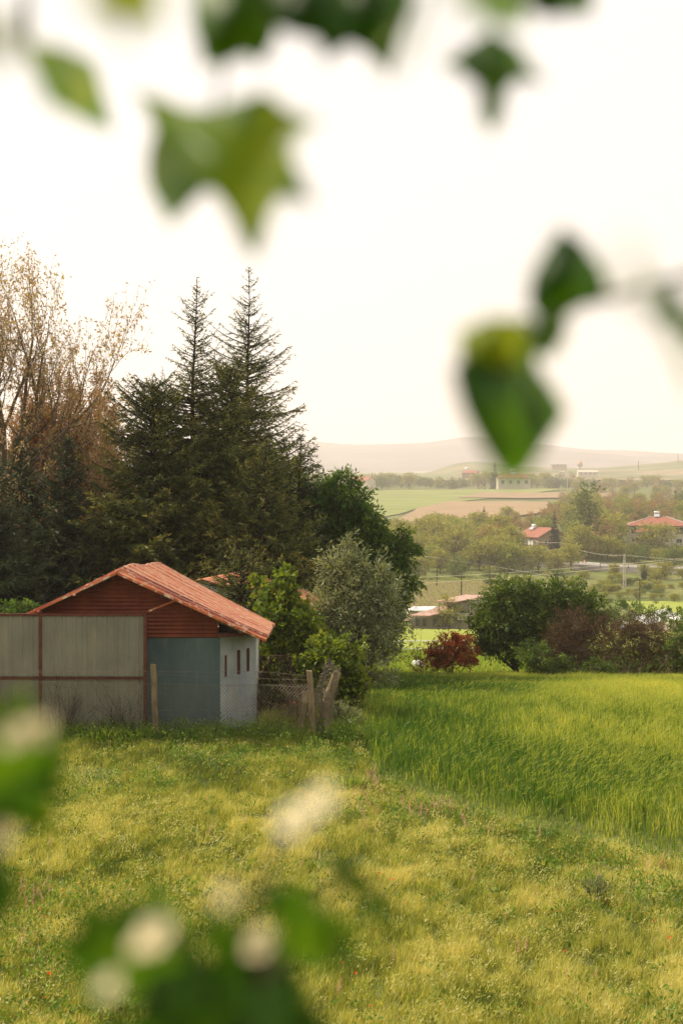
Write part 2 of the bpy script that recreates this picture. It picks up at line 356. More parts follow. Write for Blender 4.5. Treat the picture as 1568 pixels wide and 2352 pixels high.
sheet('crop_field', [gp(780,1205,500),gp(700,1130,500),gp(1300,1126,500),gp(1200,1137,500),gp(1020,1158,500),gp(930,1180,500)], M['field_far_green'], .6, 'far green crop field on the slope beyond the wooded valley')
sheet('ploughed_field', [gp(880,1207,500),gp(960,1173,500),gp(1030,1155,500),gp(1180,1157,500),gp(1260,1163,500),gp(1250,1207,500)], M['plowed'], .9, 'larger ploughed tan field beyond the wooded valley')
sheet('ploughed_field', [gp(1050,1146,500),gp(1110,1134,500),gp(1400,1135,500),gp(1420,1146,500)], M['plowed'], 1.0, 'narrow ploughed strip above the larger ploughed field')
sheet('vineyard_ground', [(-6,240),(-8,312),(36,312),(29,240)], M['vine_soil'], .25, 'brown soil of the vineyard below the road', 60)
sheet('tilled_patch', [(6,219),(6,238),(42,238),(40,219)], M['plowed'], .3, 'small tilled brown patch behind the rusty-roofed barn', 30)
sheet('lower_field', [(48,205),(50,262),(130,262),(110,205)], M['field_green'], .3, 'sunlit green field below the road at the right', 40)

# road
def ribbon(x0, x1, yc, w, off, mat, name, label, n=60):
    x = np.linspace(x0, x1, n); y = yc(x); mb = MB()
    g = np.interp(y, PROF[:, 0], PROF[:, 1])+off+(fbm(x/60, y/60, 5)-.5)*2.2
    V = np.concatenate([np.stack([x, y-w/2, g], 1), np.stack([x, y+w/2, g], 1), np.stack([x, y+w/2+.01, g-1.5], 1), np.stack([x, y-w/2-.5, g-1.5], 1)])
    i = np.arange(n-1)
    Q = np.concatenate([np.stack([a*n+i, a*n+i+1, b*n+i+1, b*n+i], 1) for a, b in ((0,1),(1,2),(3,0))])
    return tag(mb.add(V, Q, .5).build(name, mat), label, 'road', kind='structure')
RY = lambda x: 352-(x-55)*.62
ribbon(30, 190, RY, 11, 1.1, M['asphalt'], 'road', 'grey asphalt road crossing the valley at the right')
for s_, nm in ((-4.7, 'near'), (4.7, 'far')):
    ribbon(30, 190, lambda x: RY(x)+s_, .3, 1.13, M['paint'], 'road_marking', 'white %s edge line on the asphalt road' % nm)
ribbon(30, 190, RY, .25, 1.13, M['paint'], 'road_marking', 'white centre line on the asphalt road')

# ------------------------------------------------------------------ vegetation generators
def unit(n):
    v = rng.normal(size=(n, 3)); return v/np.linalg.norm(v, axis=1, keepdims=True)

def blob_tree(name, label, cat, base, blobs, nleaf, L, W, mat, bark='bark', tr=.1, group=None, clump=.22, per=60, local=False,
              fork=.35, droop=.2, bare=0, smooth=0, limbs=True, up=.15):
    """crown of leaf clumps filling blobs (x,y,z,rx,ry,rz); limbs reach every clump"""
    base = np.array(base, float)
    t = thing(name, label, cat, base, group, local=local)
    off = np.zeros(3)
    B = np.array(blobs, float); vol = (B[:, 3]*B[:, 4]*B[:, 5])**(2/3.); share = vol/vol.sum()
    lm = MB(); br = MB()
    top = B[:, 2].max(); zb = base[2]
    cc = (B[:, :3]*share[:, None]).sum(0)
    fz = zb+(cc[2]-zb)*fork
    fp = np.array([base[0]+(cc[0]-base[0])*.25, base[1]+(cc[1]-base[1])*.25, fz])
    br.tube([base-(0,0,.15), base+(fp-base)*.5+rng.normal(size=3)*tr*.3, fp], [tr*1.15, tr*.9, tr*.75], 8)
    if limbs: br.tube([fp, (fp+cc)/2+rng.normal(size=3)*tr, cc+(0,0,(top-cc[2])*.5)], [tr*.75, tr*.5, tr*.12], 6)
    for b, sh in zip(B, share):
        n_cl = max(3, int(nleaf*sh/per))
        u = unit(n_cl); r = rng.uniform(.25, 1, n_cl)**(.5)
        C_ = b[:3]+u*r[:, None]*b[3:6]
        # limb
        ctr = b[:3]; mid = (fp+ctr)/2+rng.normal(size=3)*.08*np.linalg.norm(ctr-fp); mid[2] -= .05*np.linalg.norm(ctr-fp)
        P = [fp, (fp+mid)/2, mid, (mid+ctr)/2, ctr]
        rr = np.linspace(.5, .15, 5)*tr
        br.tube(P, rr, 5, cap=False)
        S = np.array([P[1], P[2], P[3], P[4]])
        for j0 in range(0, n_cl, 1):
            c = C_[j0]; k = np.argmin(((S-c)**2).sum(1)); s = S[k]
            m = (s+c)/2+rng.normal(size=3)*.07*np.linalg.norm(c-s)
            br.segs([s, m], [m, c], [tr*.14, tr*.08], [tr*.08, tr*.03], 3)
        R = clump*(b[3:6].mean())**.5
        cl = rng.uniform(0, 1, n_cl)
        npl = np.maximum(2, (per*rng.uniform(.5, 1.5, n_cl))).astype(int)
        idx = np.repeat(np.arange(n_cl), npl)
        od = (C_-b[:3])/b[3:6]+rng.normal(size=C_.shape)*.55+(0, 0, up); od /= np.linalg.norm(od, axis=1, keepdims=True)
        # three little twigs per clump, leaves strung along them
        tws = []
        for q in range(3):
            dq = od+rng.normal(size=od.shape)*.55; dq /= np.linalg.norm(dq, axis=1, keepdims=True)
            lq = R*rng.uniform(1.6, 3.4, (n_cl, 1)); tws.append((dq, lq)); br.segs(C_, C_+dq*lq+(0, 0, -droop*.0), tr*.05+.002, .002, 3)
        DQ = np.stack([a_[0] for a_ in tws]); LQ = np.stack([a_[1] for a_ in tws])
        w_ = rng.integers(0, 3, len(idx)); s1 = rng.uniform(.0, 1.08, (len(idx), 1)); g = rng.normal(size=(len(idx), 3))
        dq = DQ[w_, idx]; P = C_[idx]+dq*LQ[w_, idx]*s1+g*R*.26*(1.15-s1*.6); P[:, 2] -= droop*(LQ[w_, idx]*s1**2)[:, 0]*.35
        U = dq*.8+g*.6; U[:, 2] -= droop
        tint = np.clip(cl[idx]*.45+rng.uniform(0, 1, len(idx))*.40+s1[:, 0]*.18, 0, 1)
        s_ = rng.uniform(.65, 1.3, len(idx))
        lm.diamonds(P, U, L*s_, W*s_, tint, .15)
    br.build('trunk', M[bark], t); lm.build('crown', M[mat] if isinstance(mat, str) else mat, t)
    return t

def conifer(name, label, base, H, prof, nb, mat, seed, needle=(.09,.03), start=.1, leader=None, twist=.09, dens=1.0, group=None, local=False, cat='tree', trunk_r=.16, lean=(0,0), rise=.15, bark='bark_dark', az0=0, fill=0):
    rg = np.random.default_rng(seed); base = np.array(base, float)
    t = thing(name, label, cat, base, group, local=local)
    br = MB(); fo = MB()
    hs = np.linspace(0, H, 14)
    axis = lambda h: base+np.array([lean[0]*h/H+math.sin(h*.9+seed)*.05, lean[1]*h/H+math.cos(h*.7+seed)*.05, h])
    br.tube([axis(h) for h in hs], [max(.012, trunk_r*(1-h/H)**.9) for h in hs], 7)
    hh = np.sort(1-(1-rg.uniform(0, 1, nb))**1.0)
    ph = np.array([p[0] for p in prof]); pr = np.array([p[1] for p in prof])
    for i, q in enumerate(hh):
        h = H*(start+(1-start)*q); f = h/H
        R = np.interp(f, ph, pr)*(rg.uniform(.6, 1.12) if f < .6 else rg.uniform(.35, 1.2))
        if R < .06: R = .06
        az = i*2.399+rg.normal()*.3; dr = np.array([math.cos(az), math.sin(az)])
        n = max(3, int(R/.18)); tt = np.linspace(0, 1, n+1)
        up = rise+.45*np.clip((f-.6)/.4, 0, 1)+rg.normal()*.10
        zc = R*(up*tt-.42*(1-f)*tt**1.2*.9+.22*tt**3)
        side = rg.normal()*.12*R*np.sin(tt*2.2)
        o = axis(h)
        P = np.stack([o[0]+dr[0]*R*tt-dr[1]*side, o[1]+dr[1]*R*tt+dr[0]*side, o[2]+zc], 1)
        r0 = .008+.016*R
        br.segs(P[:-1], P[1:], r0*(1-tt[:-1]*.85), r0*(1-tt[1:]*.85), 3)
        # side twigs
        m = max(2, int(R/twist*dens*(1.0 if f < .75 else .9)))
        tw = rg.uniform(.12, 1, m); k = np.minimum((tw*n).astype(int), n-1); fr = tw*n-k
        B0 = P[k]*(1-fr[:, None])+P[k+1]*fr[:, None]
        sd = rg.choice([-1, 1], m); ang = rg.uniform(.5, 1.15, m)*sd
        l = np.clip((1-tw*.75)*.42*R, .05, .75)*rg.uniform(.5, 1.1, m)
        U = np.stack([dr[0]*np.cos(ang)-dr[1]*np.sin(ang), dr[1]*np.cos(ang)+dr[0]*np.sin(ang), rg.normal(size=m)*.22-.05], 1)
        E = B0+U*l[:, None]; E[:, 2] -= l*l*.25
        br.segs(B0, E, .004+.004*l, .002, 3)
        # needle tufts along twigs and along the branch
        k2 = np.maximum(1, (l/(.045)).astype(int)); idx = np.repeat(np.arange(m), k2)
        s = rg.uniform(.05, 1.05, len(idx))[:, None]
        C_ = B0[idx]*(1-s)+E[idx]*s
        nb2 = int(R/.04); s2 = rg.uniform(.15, 1, nb2); k = np.minimum((s2*n).astype(int), n-1); fr = (s2*n-k)[:, None]
        C2 = P[k]*(1-fr)+P[k+1]*fr
        big = 1+.9*np.clip((.72-f)/.3, 0, 1)
        Uu = np.concatenate([U[idx], np.tile(np.array([dr[0], dr[1], .1]), (nb2, 1))])+rg.normal(size=(len(idx)+nb2, 3))*.55
        CC = np.concatenate([C_, C2])+rg.normal(size=(len(Uu), 3))*.012*big
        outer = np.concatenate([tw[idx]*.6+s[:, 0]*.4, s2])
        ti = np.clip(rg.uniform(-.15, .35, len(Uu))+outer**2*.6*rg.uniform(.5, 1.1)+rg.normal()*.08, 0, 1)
        sz = rg.uniform(.6, 1.3, len(Uu))*big
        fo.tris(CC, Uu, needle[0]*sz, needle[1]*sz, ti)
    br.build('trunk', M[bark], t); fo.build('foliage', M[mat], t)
    return t

def budding_tree(name, label, base, H, spread, mat, seed, depth=5, leafn=5, leaf=(.07,.035), r0=.16, first=.22, dirs=None, upness=.35, dens=1.0, fit=None):
    rg = np.random.default_rng(seed); base = np.array(base, float); t = thing(name, label, 'tree', base)
    S0 = []; S1 = []; R0 = []; R1 = []; tips = []
    def grow(p, d, L, r, lev):
        n = 4; pts = [p]; dd = d.copy()
        for k in range(n):
            dd = dd+rg.normal(size=3)*.13+np.array([0, 0, upness*.10*(1 if lev else 0)]); dd /= np.linalg.norm(dd)
            pts.append(pts[-1]+dd*L/n)
        rs = np.linspace(r, r*.62, n+1)
        for k in range(n): S0.append(pts[k]); S1.append(pts[k+1]); R0.append(rs[k]); R1.append(rs[k+1])
        if lev >= depth-2:
            for k in range(1, n+1): tips.append((pts[k], dd))
        if lev >= depth: return
        nc = int((3 if lev else 4)*dens+rg.random()*1.6)
        for c in range(nc):
            k = n if c == 0 else rg.integers(1+(lev == 0), n+1)
            ax = rg.normal(size=3); ax = np.cross(dd, ax); ax /= np.linalg.norm(ax)
            a = rg.uniform(.12, .3) if c == 0 else rg.uniform(.45, .95)
            nd = dd*math.cos(a)+ax*math.sin(a); nd[2] += upness*rg.uniform(.2, .9)*.5; nd /= np.linalg.norm(nd)
            grow(pts[k], nd, L*rg.uniform(.58, .82), max(rs[k]*rg.uniform(.5, .7), .004), lev+1)
    if dirs is None: dirs = [(0, 0, 1.)]
    tr = MB()
    tz = base+np.array([0, 0, H*first]); tr.tube([base-(0,0,.2), (base+tz)/2+(.05,0,0), tz], [r0*1.25, r0*1.05, r0*.95], 8)
    for dv in dirs:
        dv = np.array(dv, float); L = np.linalg.norm(dv)*H*(1-first)*.36
        grow(tz+np.array([0,0,rg.uniform(-.1,.25)*H*.2]), dv/np.linalg.norm(dv), L, r0*.6, 0)
    S0 = np.array(S0); S1 = np.array(S1); TP = np.array([q[0] for q in tips])
    if fit:
        q = np.percentile(np.abs(TP[:, 0]-base[0]), 98), np.percentile(TP[:, 2], 99.6)-tz[2]
        sc = np.array([fit[0]/q[0], fit[0]/q[0], (fit[1]-tz[2])/q[1]]); f_ = lambda A: tz+(A-tz)*sc
        S0 = f_(S0); S1 = f_(S1); TP = f_(TP)
    tr.segs(S0, S1, R0, R1, 4)
    tr.build('trunk', M['bark_pale'], t)
    P = TP; U = np.array([q[1] for q in tips])
    idx = np.repeat(np.arange(len(P)), rg.integers(0, int(leafn*2), len(P)))
    lm = MB(); Q = P[idx]+rg.normal(size=(len(idx), 3))*.06
    UU = U[idx]*.2+rg.normal(size=(len(idx), 3))*.6; UU[:, 2] -= .45
    sz = rg.uniform(.6, 1.3, len(idx)); cl = rg.uniform(0, 1, len(P))
    lm.diamonds(Q, UU, leaf[0]*sz, leaf[1]*sz, np.clip(cl[idx]*.7+rg.uniform(0, .3, len(idx)), 0, 1), .15)
    # upright catkins / bud spikes at twig ends
    e = rg.choice(len(P), len(P)//4, replace=False); lm.tris(P[e], np.array([0,0,1.])+rg.normal(size=(len(e),3))*.2, .16, .02, .3)
    lm.build('foliage', M[mat], t); print(name, len(S0), len(idx)); return t

# ------------------------------------------------------------------ big trees behind the shed
def gz(x, y): return float(ground(x, y))
def conif_at(px, toprow, d, **k):
    x = X(px, d); b = (x, d, gz(x, d)); return b, Z(toprow, d)-b[2]
b, H = conif_at(440, 640, 44)
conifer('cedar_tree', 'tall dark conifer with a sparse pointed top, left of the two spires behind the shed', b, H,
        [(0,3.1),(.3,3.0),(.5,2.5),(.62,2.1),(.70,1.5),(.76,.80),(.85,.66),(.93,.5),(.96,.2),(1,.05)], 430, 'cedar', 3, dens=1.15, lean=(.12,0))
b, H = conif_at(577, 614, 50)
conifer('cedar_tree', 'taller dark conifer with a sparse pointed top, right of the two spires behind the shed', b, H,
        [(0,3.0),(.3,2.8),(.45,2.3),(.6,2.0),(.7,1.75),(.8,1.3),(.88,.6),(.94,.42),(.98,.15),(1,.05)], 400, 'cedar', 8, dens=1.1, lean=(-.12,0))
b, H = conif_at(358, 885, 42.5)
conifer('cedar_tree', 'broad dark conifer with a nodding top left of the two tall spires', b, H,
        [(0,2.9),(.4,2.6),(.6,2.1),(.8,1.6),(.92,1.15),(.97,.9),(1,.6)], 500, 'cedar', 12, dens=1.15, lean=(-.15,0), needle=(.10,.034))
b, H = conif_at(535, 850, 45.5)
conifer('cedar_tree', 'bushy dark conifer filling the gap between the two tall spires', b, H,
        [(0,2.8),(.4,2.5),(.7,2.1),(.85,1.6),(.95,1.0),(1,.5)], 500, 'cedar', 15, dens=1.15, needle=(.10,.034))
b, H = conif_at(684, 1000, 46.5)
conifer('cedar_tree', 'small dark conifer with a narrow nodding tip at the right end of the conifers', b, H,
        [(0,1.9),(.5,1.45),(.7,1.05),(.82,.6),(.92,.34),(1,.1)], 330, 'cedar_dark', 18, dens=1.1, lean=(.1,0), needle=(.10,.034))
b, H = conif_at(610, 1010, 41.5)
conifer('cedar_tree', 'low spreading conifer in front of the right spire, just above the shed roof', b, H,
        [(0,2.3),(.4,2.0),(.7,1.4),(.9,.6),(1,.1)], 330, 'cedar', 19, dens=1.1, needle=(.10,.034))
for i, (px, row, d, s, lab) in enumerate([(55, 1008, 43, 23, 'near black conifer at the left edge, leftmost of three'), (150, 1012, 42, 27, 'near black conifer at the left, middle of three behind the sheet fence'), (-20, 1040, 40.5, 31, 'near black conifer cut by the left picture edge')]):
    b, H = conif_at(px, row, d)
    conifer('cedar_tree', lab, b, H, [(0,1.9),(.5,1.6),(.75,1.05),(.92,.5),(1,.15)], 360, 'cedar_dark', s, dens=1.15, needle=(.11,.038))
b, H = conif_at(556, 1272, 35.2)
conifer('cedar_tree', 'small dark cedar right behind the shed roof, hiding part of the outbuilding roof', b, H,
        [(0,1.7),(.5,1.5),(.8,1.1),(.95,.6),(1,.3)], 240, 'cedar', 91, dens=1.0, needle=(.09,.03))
# budding trees at the left
x = X(4, 45)
budding_tree('budding_tree', 'tall half-bare tree with orange-brown buds at the left edge', (x, 45, gz(x, 45)), 13.4, 4, 'budding', 41, depth=5, leafn=1.5, leaf=(.13,.05), r0=.25, first=.42, fit=(3.75, Z(562, 45)), upness=.15,
             dirs=[(.1,0,1.25),(-.45,.2,1.0),(.65,-.1,1.0),(1.05,.15,.55),(1.1,-.25,.25),(-.9,0,.5),(.9,.4,.8),(-.7,-.3,.2)], dens=.95)
x = X(165, 50)
budding_tree('budding_tree', 'lower dense orange-brown budding tree behind the dark conifers', (x, 50, gz(x, 50)), 7.6, 4, 'russet', 52, depth=5, leafn=3, leaf=(.11,.05), r0=.15, first=.30, fit=(2.9, Z(895, 50)),
             dirs=[(0,0,.8),(.6,0,.75),(-.6,.1,.75),(.9,.1,.4),(-.9,0,.45),(.3,-.4,.6),(-.3,.4,.65)], dens=1.1, upness=.3)
x = X(60, 47)
budding_tree('budding_tree', 'orange-brown budding tree leaning over the leftmost black conifer', (x, 47, gz(x, 47)), 7.4, 4, 'russet', 57, depth=5, leafn=3, leaf=(.11,.05), r0=.14, first=.34, fit=(2.9, Z(880, 47)),
             dirs=[(0,0,.75),(.6,0,.7),(-.6,.1,.7),(.9,.1,.4),(-.9,0,.4)], dens=1.1, upness=.3)

def PB(px, py, d, rx, ry, dy=None):                    # blob from picture coordinates
    p = at(px, py, d); rx = rx/F*d; ry = ry/F*d
    return (*p, rx, dy if dy else (rx+ry)/2, ry)
def on(px, d): x = X(px, d); return (x, d, gz(x, d))

blob_tree('leafy_tree', 'tall green broadleaf tree with drooping leaves right of the conifers', 'tree', on(800, 47),
    [PB(730,1140,47,42,48),PB(780,1120,47,38,32),PB(835,1165,47,38,42),PB(765,1190,47.5,60,50),PB(830,1230,47,52,48),PB(740,1260,47.5,70,60),PB(850,1290,47,52,55),PB(900,1285,46.5,38,42),PB(935,1262,46.5,24,28),PB(925,1232,46.5,16,16),PB(880,1350,46.5,50,60),PB(930,1330,46.5,28,26),PB(870,1420,46.5,48,50)],
    30000, .16, .05, 'green', tr=.2, clump=.23, per=56, droop=.7)
blob_tree('silvery_tree', 'silvery green willow-leaved tree behind the fence end', 'tree', on(812, 37),
    [PB(802,1266,37,15,26),PB(775,1310,37,36,34),PB(835,1305,37,34,32),PB(805,1360,37,56,52),PB(870,1375,37,52,52),PB(760,1415,37,50,46),PB(850,1440,37,62,52),PB(825,1505,37,48,44),PB(880,1500,37,34,38),PB(850,1560,37,42,34)],
    13000, .14, .032, 'silver', tr=.10, clump=.27, per=46, fork=.3, droop=.1, up=.5)
blob_tree('grape_vine', 'bright green vine climbing beside the shed roof', 'vine', on(650, 33),
    [PB(655,1335,33.4,14,26),PB(640,1375,33.4,30,32),PB(672,1385,33.4,28,24),PB(645,1430,33,46,38),PB(625,1475,33,30,38),PB(690,1450,33,40,36),PB(715,1415,33.4,16,14),PB(700,1495,33,60,32),PB(600,1345,34,12,18),PB(645,1520,32.8,48,18),PB(700,1545,32,24,22),PB(612,1560,32,16,26)],
    8500, .11, .095, 'vine', tr=.05, clump=.21, per=24, fork=.5, bark='bark_dark')
blob_tree('grape_vine', 'yellow-green vine mound spilling over the leaning log post', 'vine', on(775, 31.5),
    [PB(770,1500,31.2,44,26),PB(790,1545,31,42,36),PB(745,1520,31.2,32,24),PB(800,1590,31,30,26),PB(765,1570,31.3,26,26),PB(742,1482,31.4,18,16)],
    5200, .10, .085, 'vine', tr=.04, clump=.2, per=24, fork=.5, bark='bark_dark')
blob_tree('grey_bush', 'low grey-green bush at the foot of the vine beside the wheat', 'bush', on(800, 29.6),
    [PB(790,1655,29.6,32,26),PB(820,1668,29.5,28,20),PB(775,1680,29.4,22,14)], 3600, .07, .018, 'silver', tr=.02, clump=.14, per=40)
blob_tree('sapling', 'pale green sapling tips showing above the sheet fence at the left', 'bush', on(40, 34),
    [PB(45,1395,34,34,14),PB(70,1405,34,20,10),PB(10,1402,34,22,10)], 1500, .08, .03, 'green', tr=.03, clump=.12, per=26)
blob_tree('dark_thicket', 'dark tangled thicket under the vine beside the shed', 'bush', on(655, 34.5),
    [PB(640,1560,34.5,50,44),PB(690,1560,34.8,40,40),PB(620,1620,34.5,28,40)], 3600, .08, .05, 'green', tr=.05, clump=.16, per=26, bark='bark_dark')

for i, (x_, y_, r_, zt_) in enumerate([(-.9, 51, 1.35, 4.2), (.1, 56, 1.5, 4.3), (-1.9, 55.5, 1.6, 5.0)]):  # extra trees, largely hidden, added to throw shade on the crop
    g_ = gz(x_, y_)
    blob_tree('leafy_tree', ['green broadleaf tree standing directly behind the tall leafy tree', 'green broadleaf tree at the back corner of the crop behind the leafy tree', 'green broadleaf tree behind the small nodding conifer'][i], 'tree', (x_, y_, g_),
        [(x_, y_, zt_-1.2, r_, r_, 1.2), (x_+.4, y_-.3, zt_-2.8, r_*1.1, r_*1.1, 1.4), (x_-.3, y_+.3, zt_-4.3, r_, r_, 1.3)], 9000, .18, .07, 'green', tr=.16, clump=.25, per=50)
# ------------------------------------------------------------------ hedge at the end of the wheat
blob_tree('hedge_tree', 'round dark green tree on a short trunk, left end of the hedge', 'tree', on(1188, 53.5),
    [PB(1140,1430,53.5,52,58),PB(1180,1385,53.5,52,42),PB(1205,1440,53.5,52,60),PB(1110,1450,53.5,30,40),PB(1150,1370,53.5,28,28),PB(1225,1370,53.5,28,28),PB(1170,1485,53.5,60,24)],
    17000, .12, .065, 'green_mid', tr=.13, clump=.24, per=42, fork=.2)
blob_tree('hedge_tree', 'tallest green hedge tree with a lumpy twin crown', 'tree', on(1290, 54),
    [PB(1250,1400,54,42,45),PB(1300,1365,54,42,30),PB(1340,1375,54,22,22),PB(1310,1425,54,60,48),PB(1245,1470,54,42,50),PB(1365,1415,54,34,36),PB(1285,1500,54,60,40)],
    16000, .12, .065, 'green_mid', tr=.13, clump=.24, per=42, fork=.2)
blob_tree('brown_bush', 'large reddish brown twiggy bush in the middle of the hedge', 'bush', on(1320, 51),
    [PB(1305,1440,51,42,44),PB(1340,1470,51,46,50),PB(1290,1490,51,46,48),PB(1350,1520,51,60,30),PB(1270,1520,51,40,30),PB(1385,1450,51,36,40)],
    10000, .08, .028, 'brownleaf', tr=.06, clump=.2, per=16, fork=.1)
blob_tree('brown_bush', 'tangled brown bramble bush with arching canes at the right', 'bush', on(1460, 50),
    [PB(1470,1460,50,56,38),PB(1420,1490,50,50,44),PB(1510,1475,50,52,46),PB(1470,1515,50,70,34),PB(1550,1500,50,34,46),PB(1400,1530,50,50,26),PB(1500,1535,50,60,22),PB(1445,1440,50,40,26)],
    12000, .08, .028, 'brownleaf', tr=.06, clump=.2, per=16, fork=.1)
blob_tree('hedge_bush', 'green bush at the right picture edge of the hedge', 'bush', on(1572, 49),
    [PB(1565,1480,49,34,44),PB(1585,1440,49,30,30),PB(1545,1530,49,40,26),PB(1620,1490,49,50,60),PB(1545,1412,60,20,14)],
    7000, .09, .05, 'green_mid', tr=.07, clump=.18, per=40, fork=.1)
blob_tree('hedge_bush', 'low dark green bush at the foot of the hedge right of the round tree', 'bush', on(1245, 49.5),
    [PB(1235,1515,49.5,38,26),PB(1275,1530,49.5,40,20),PB(1210,1500,49.8,20,24),PB(1420,1545,49,60,18),PB(1350,1540,49,50,18)],
    6500, .09, .05, 'green_mid', tr=.05, clump=.18, per=40, fork=.1)
blob_tree('red_bush', 'rust red dead-looking bush at the end of the wheat field', 'bush', on(1035, 52),
    [PB(1030,1500,52,44,30),PB(1010,1485,52,26,24),PB(1060,1490,52,28,32),PB(1000,1515,52,30,16),PB(1078,1510,52,20,20),PB(1040,1470,52,22,16)],
    7500, .09, .04, 'redleaf', tr=.05, clump=.15, per=40, fork=.05)
def twig_bush(name, label, base, n, L, seed, bark, spread=.8, leafm=None, lsz=.05, arch=.3, r=.012, per=6, group=None):
    rg = np.random.default_rng(seed); base = np.array(base, float); t = thing(name, label, 'bush', base, group); br = MB(); lf = MB()
    for i in range(n):
        a = rg.uniform(0, 6.283); el = rg.uniform(.35, 1.35); d = np.array([math.cos(a)*math.cos(el)*spread, math.sin(a)*math.cos(el)*spread, math.sin(el)])
        l = L*rg.uniform(.5, 1.15); p = base+np.array([rg.normal()*.12*L, rg.normal()*.1*L, 0]); pts = [p]
        for k in range(6):
            d = d+rg.normal(size=3)*.12; d[2] -= arch*.12*k*.5; d /= np.linalg.norm(d); pts.append(pts[-1]+d*l/6)
            if k > 0:
                for _ in range(2):
                    e = pts[-1]+(d+rg.normal(size=3)*.6)*l*.22*rg.uniform(.4, 1); br.segs([pts[-1]], [e], r*.35, r*.15, 3)
                    if leafm: 
                        q = pts[-1]+(e-pts[-1])*rg.uniform(.2, 1.1, (per, 1)); lf.diamonds(q, rg.normal(size=(per, 3)), lsz, lsz*.55, rg.uniform(0, 1, per))
        pts = np.array(pts); rr = np.linspace(r, r*.3, 7); br.segs(pts[:-1], pts[1:], rr[:-1], rr[1:], 3)
    br.build('stem', M[bark], t)
    if leafm: lf.build('foliage', M[leafm], t)
    return t
twig_bush('twig_bush', 'sparse brown-leaved twiggy bush left of the rust red bush', on(985, 52.3), 26, 2.0, 61, 'bark', leafm='brownleaf', lsz=.07, per=5)
twig_bush('bramble', 'arching bare bramble canes over the brown hedge bush', on(1500, 49.6), 60, 2.7, 62, 'bark_pale', spread=1.3, arch=1.5, leafm='brownleaf', per=2, r=.014)
twig_bush('bramble', 'bare brown canes standing in front of the middle of the hedge', on(1390, 50), 50, 2.3, 63, 'bark', spread=1.2, arch=.9, leafm='brownleaf', per=3, r=.014)
blob_tree('field_bush', 'row of pale bushes below the lower field, left of the white-roofed house', 'bush', on(1400, 130),
    [PB(1380,1408,130,26,16),PB(1420,1400,130,22,22),PB(1450,1402,130,20,16),PB(1340,1400,130,26,18),PB(1500,1405,135,30,14)], 3500, .22, .12, 'green_mid', tr=.1, clump=.3, per=30)
blob_tree('yard_bush', 'twiggy grey-green bush growing against the barn wall', 'bush', on(1032, 196),
    [PB(1030,1395,196,14,22),PB(1045,1415,196,20,18),PB(1010,1420,196,16,12)], 1800, .3, .15, 'far_olive', tr=.12, clump=.35, per=24)

# ------------------------------------------------------------------ prototypes for the far trees
def proto_round(mat, seed, n=2300, L=.42, W=.28, h=1.0, wide=1.0, bark='bark', name='valley_tree', shape=0):
    r = np.random.default_rng(seed); bl = []
    for k in range(9 if shape == 0 else 6):
        a = r.uniform(0, 6.28); q = r.uniform(.3, 1)
        if shape == 0: bl.append((math.cos(a)*2.1*q*wide, math.sin(a)*2.1*q*wide, 3.6+r.uniform(-2.0, 2.3)*h, r.uniform(1.2,1.9)*wide, r.uniform(1.2,1.9)*wide, r.uniform(1,1.7)*h))
        else: bl.append((math.cos(a)*.7*q, math.sin(a)*.7*q, 2.5+k*1.75, 1.5-.12*k, 1.5-.12*k, 1.5))
    t = blob_tree(name, 'x', 'tree', (0,0,0), bl, n, L, W, mat, bark=bark, tr=.16, clump=.42, per=16, local=True, fork=.3)
    return t
PR = {}
for i, (k, m_, s, a) in enumerate([('o1','far_olive',1,{}),('o2','far_olive',2,dict(wide=1.2,h=.8)),('g1','far_green',3,{}),('g2','far_green',4,dict(wide=1.15,h=.9)),('l1','far_lime',5,dict(wide=.9)),
        ('b1','far_brown',6,dict(n=1100,wide=1.1)),('b2','far_brown',7,dict(n=900,h=.8)),('p1','far_green',8,dict(shape=1,n=2400,name='poplar_tree'))]):
    PR[k] = proto_round(m_, 100+s, bark='bark', **a)
PR['c1'] = conifer('spruce_tree', 'x', (0,0,0), 9., [(0,1.9),(.3,1.6),(.6,1.0),(.85,.4),(1,.08)], 90, 'far_dark', 77, needle=(.3,.12), twist=.35, dens=.9, local=True, start=.06)
PR['y1'] = conifer('cypress_tree', 'x', (0,0,0), 9., [(0,.8),(.3,.9),(.6,.7),(.85,.3),(1,.05)], 90, 'far_dark', 78, needle=(.3,.12), twist=.35, dens=.9, local=True, start=.02)
used = set()
def plant(k, px, py, d, hpx, label, group=None, cat='tree', wide=1.0, name=None):
    """tree whose foot stands on the terrain at depth d; hpx = its height in reference pixels"""
    if k in used: o = copy_tree(PR[k])
    else: o = PR[k]; used.add(k)
    H = {'p1': 13.2}.get(k, 6.9 if k[0] not in 'cy' else 9.)
    s = hpx/F*d/H; x = X(px, d); zz = gz(x, d) if py is None else Z(py, d)
    o.location = (x, d, zz-.2*s); o.scale = (s*wide, s*wide, s); o.rotation_euler[2] = rng.uniform(0, 6.28)
    o['label'] = label; o['category'] = cat
    if group: o['group'] = group
    elif 'group' in o: del o['group']
    if name: o.name = name
    return o

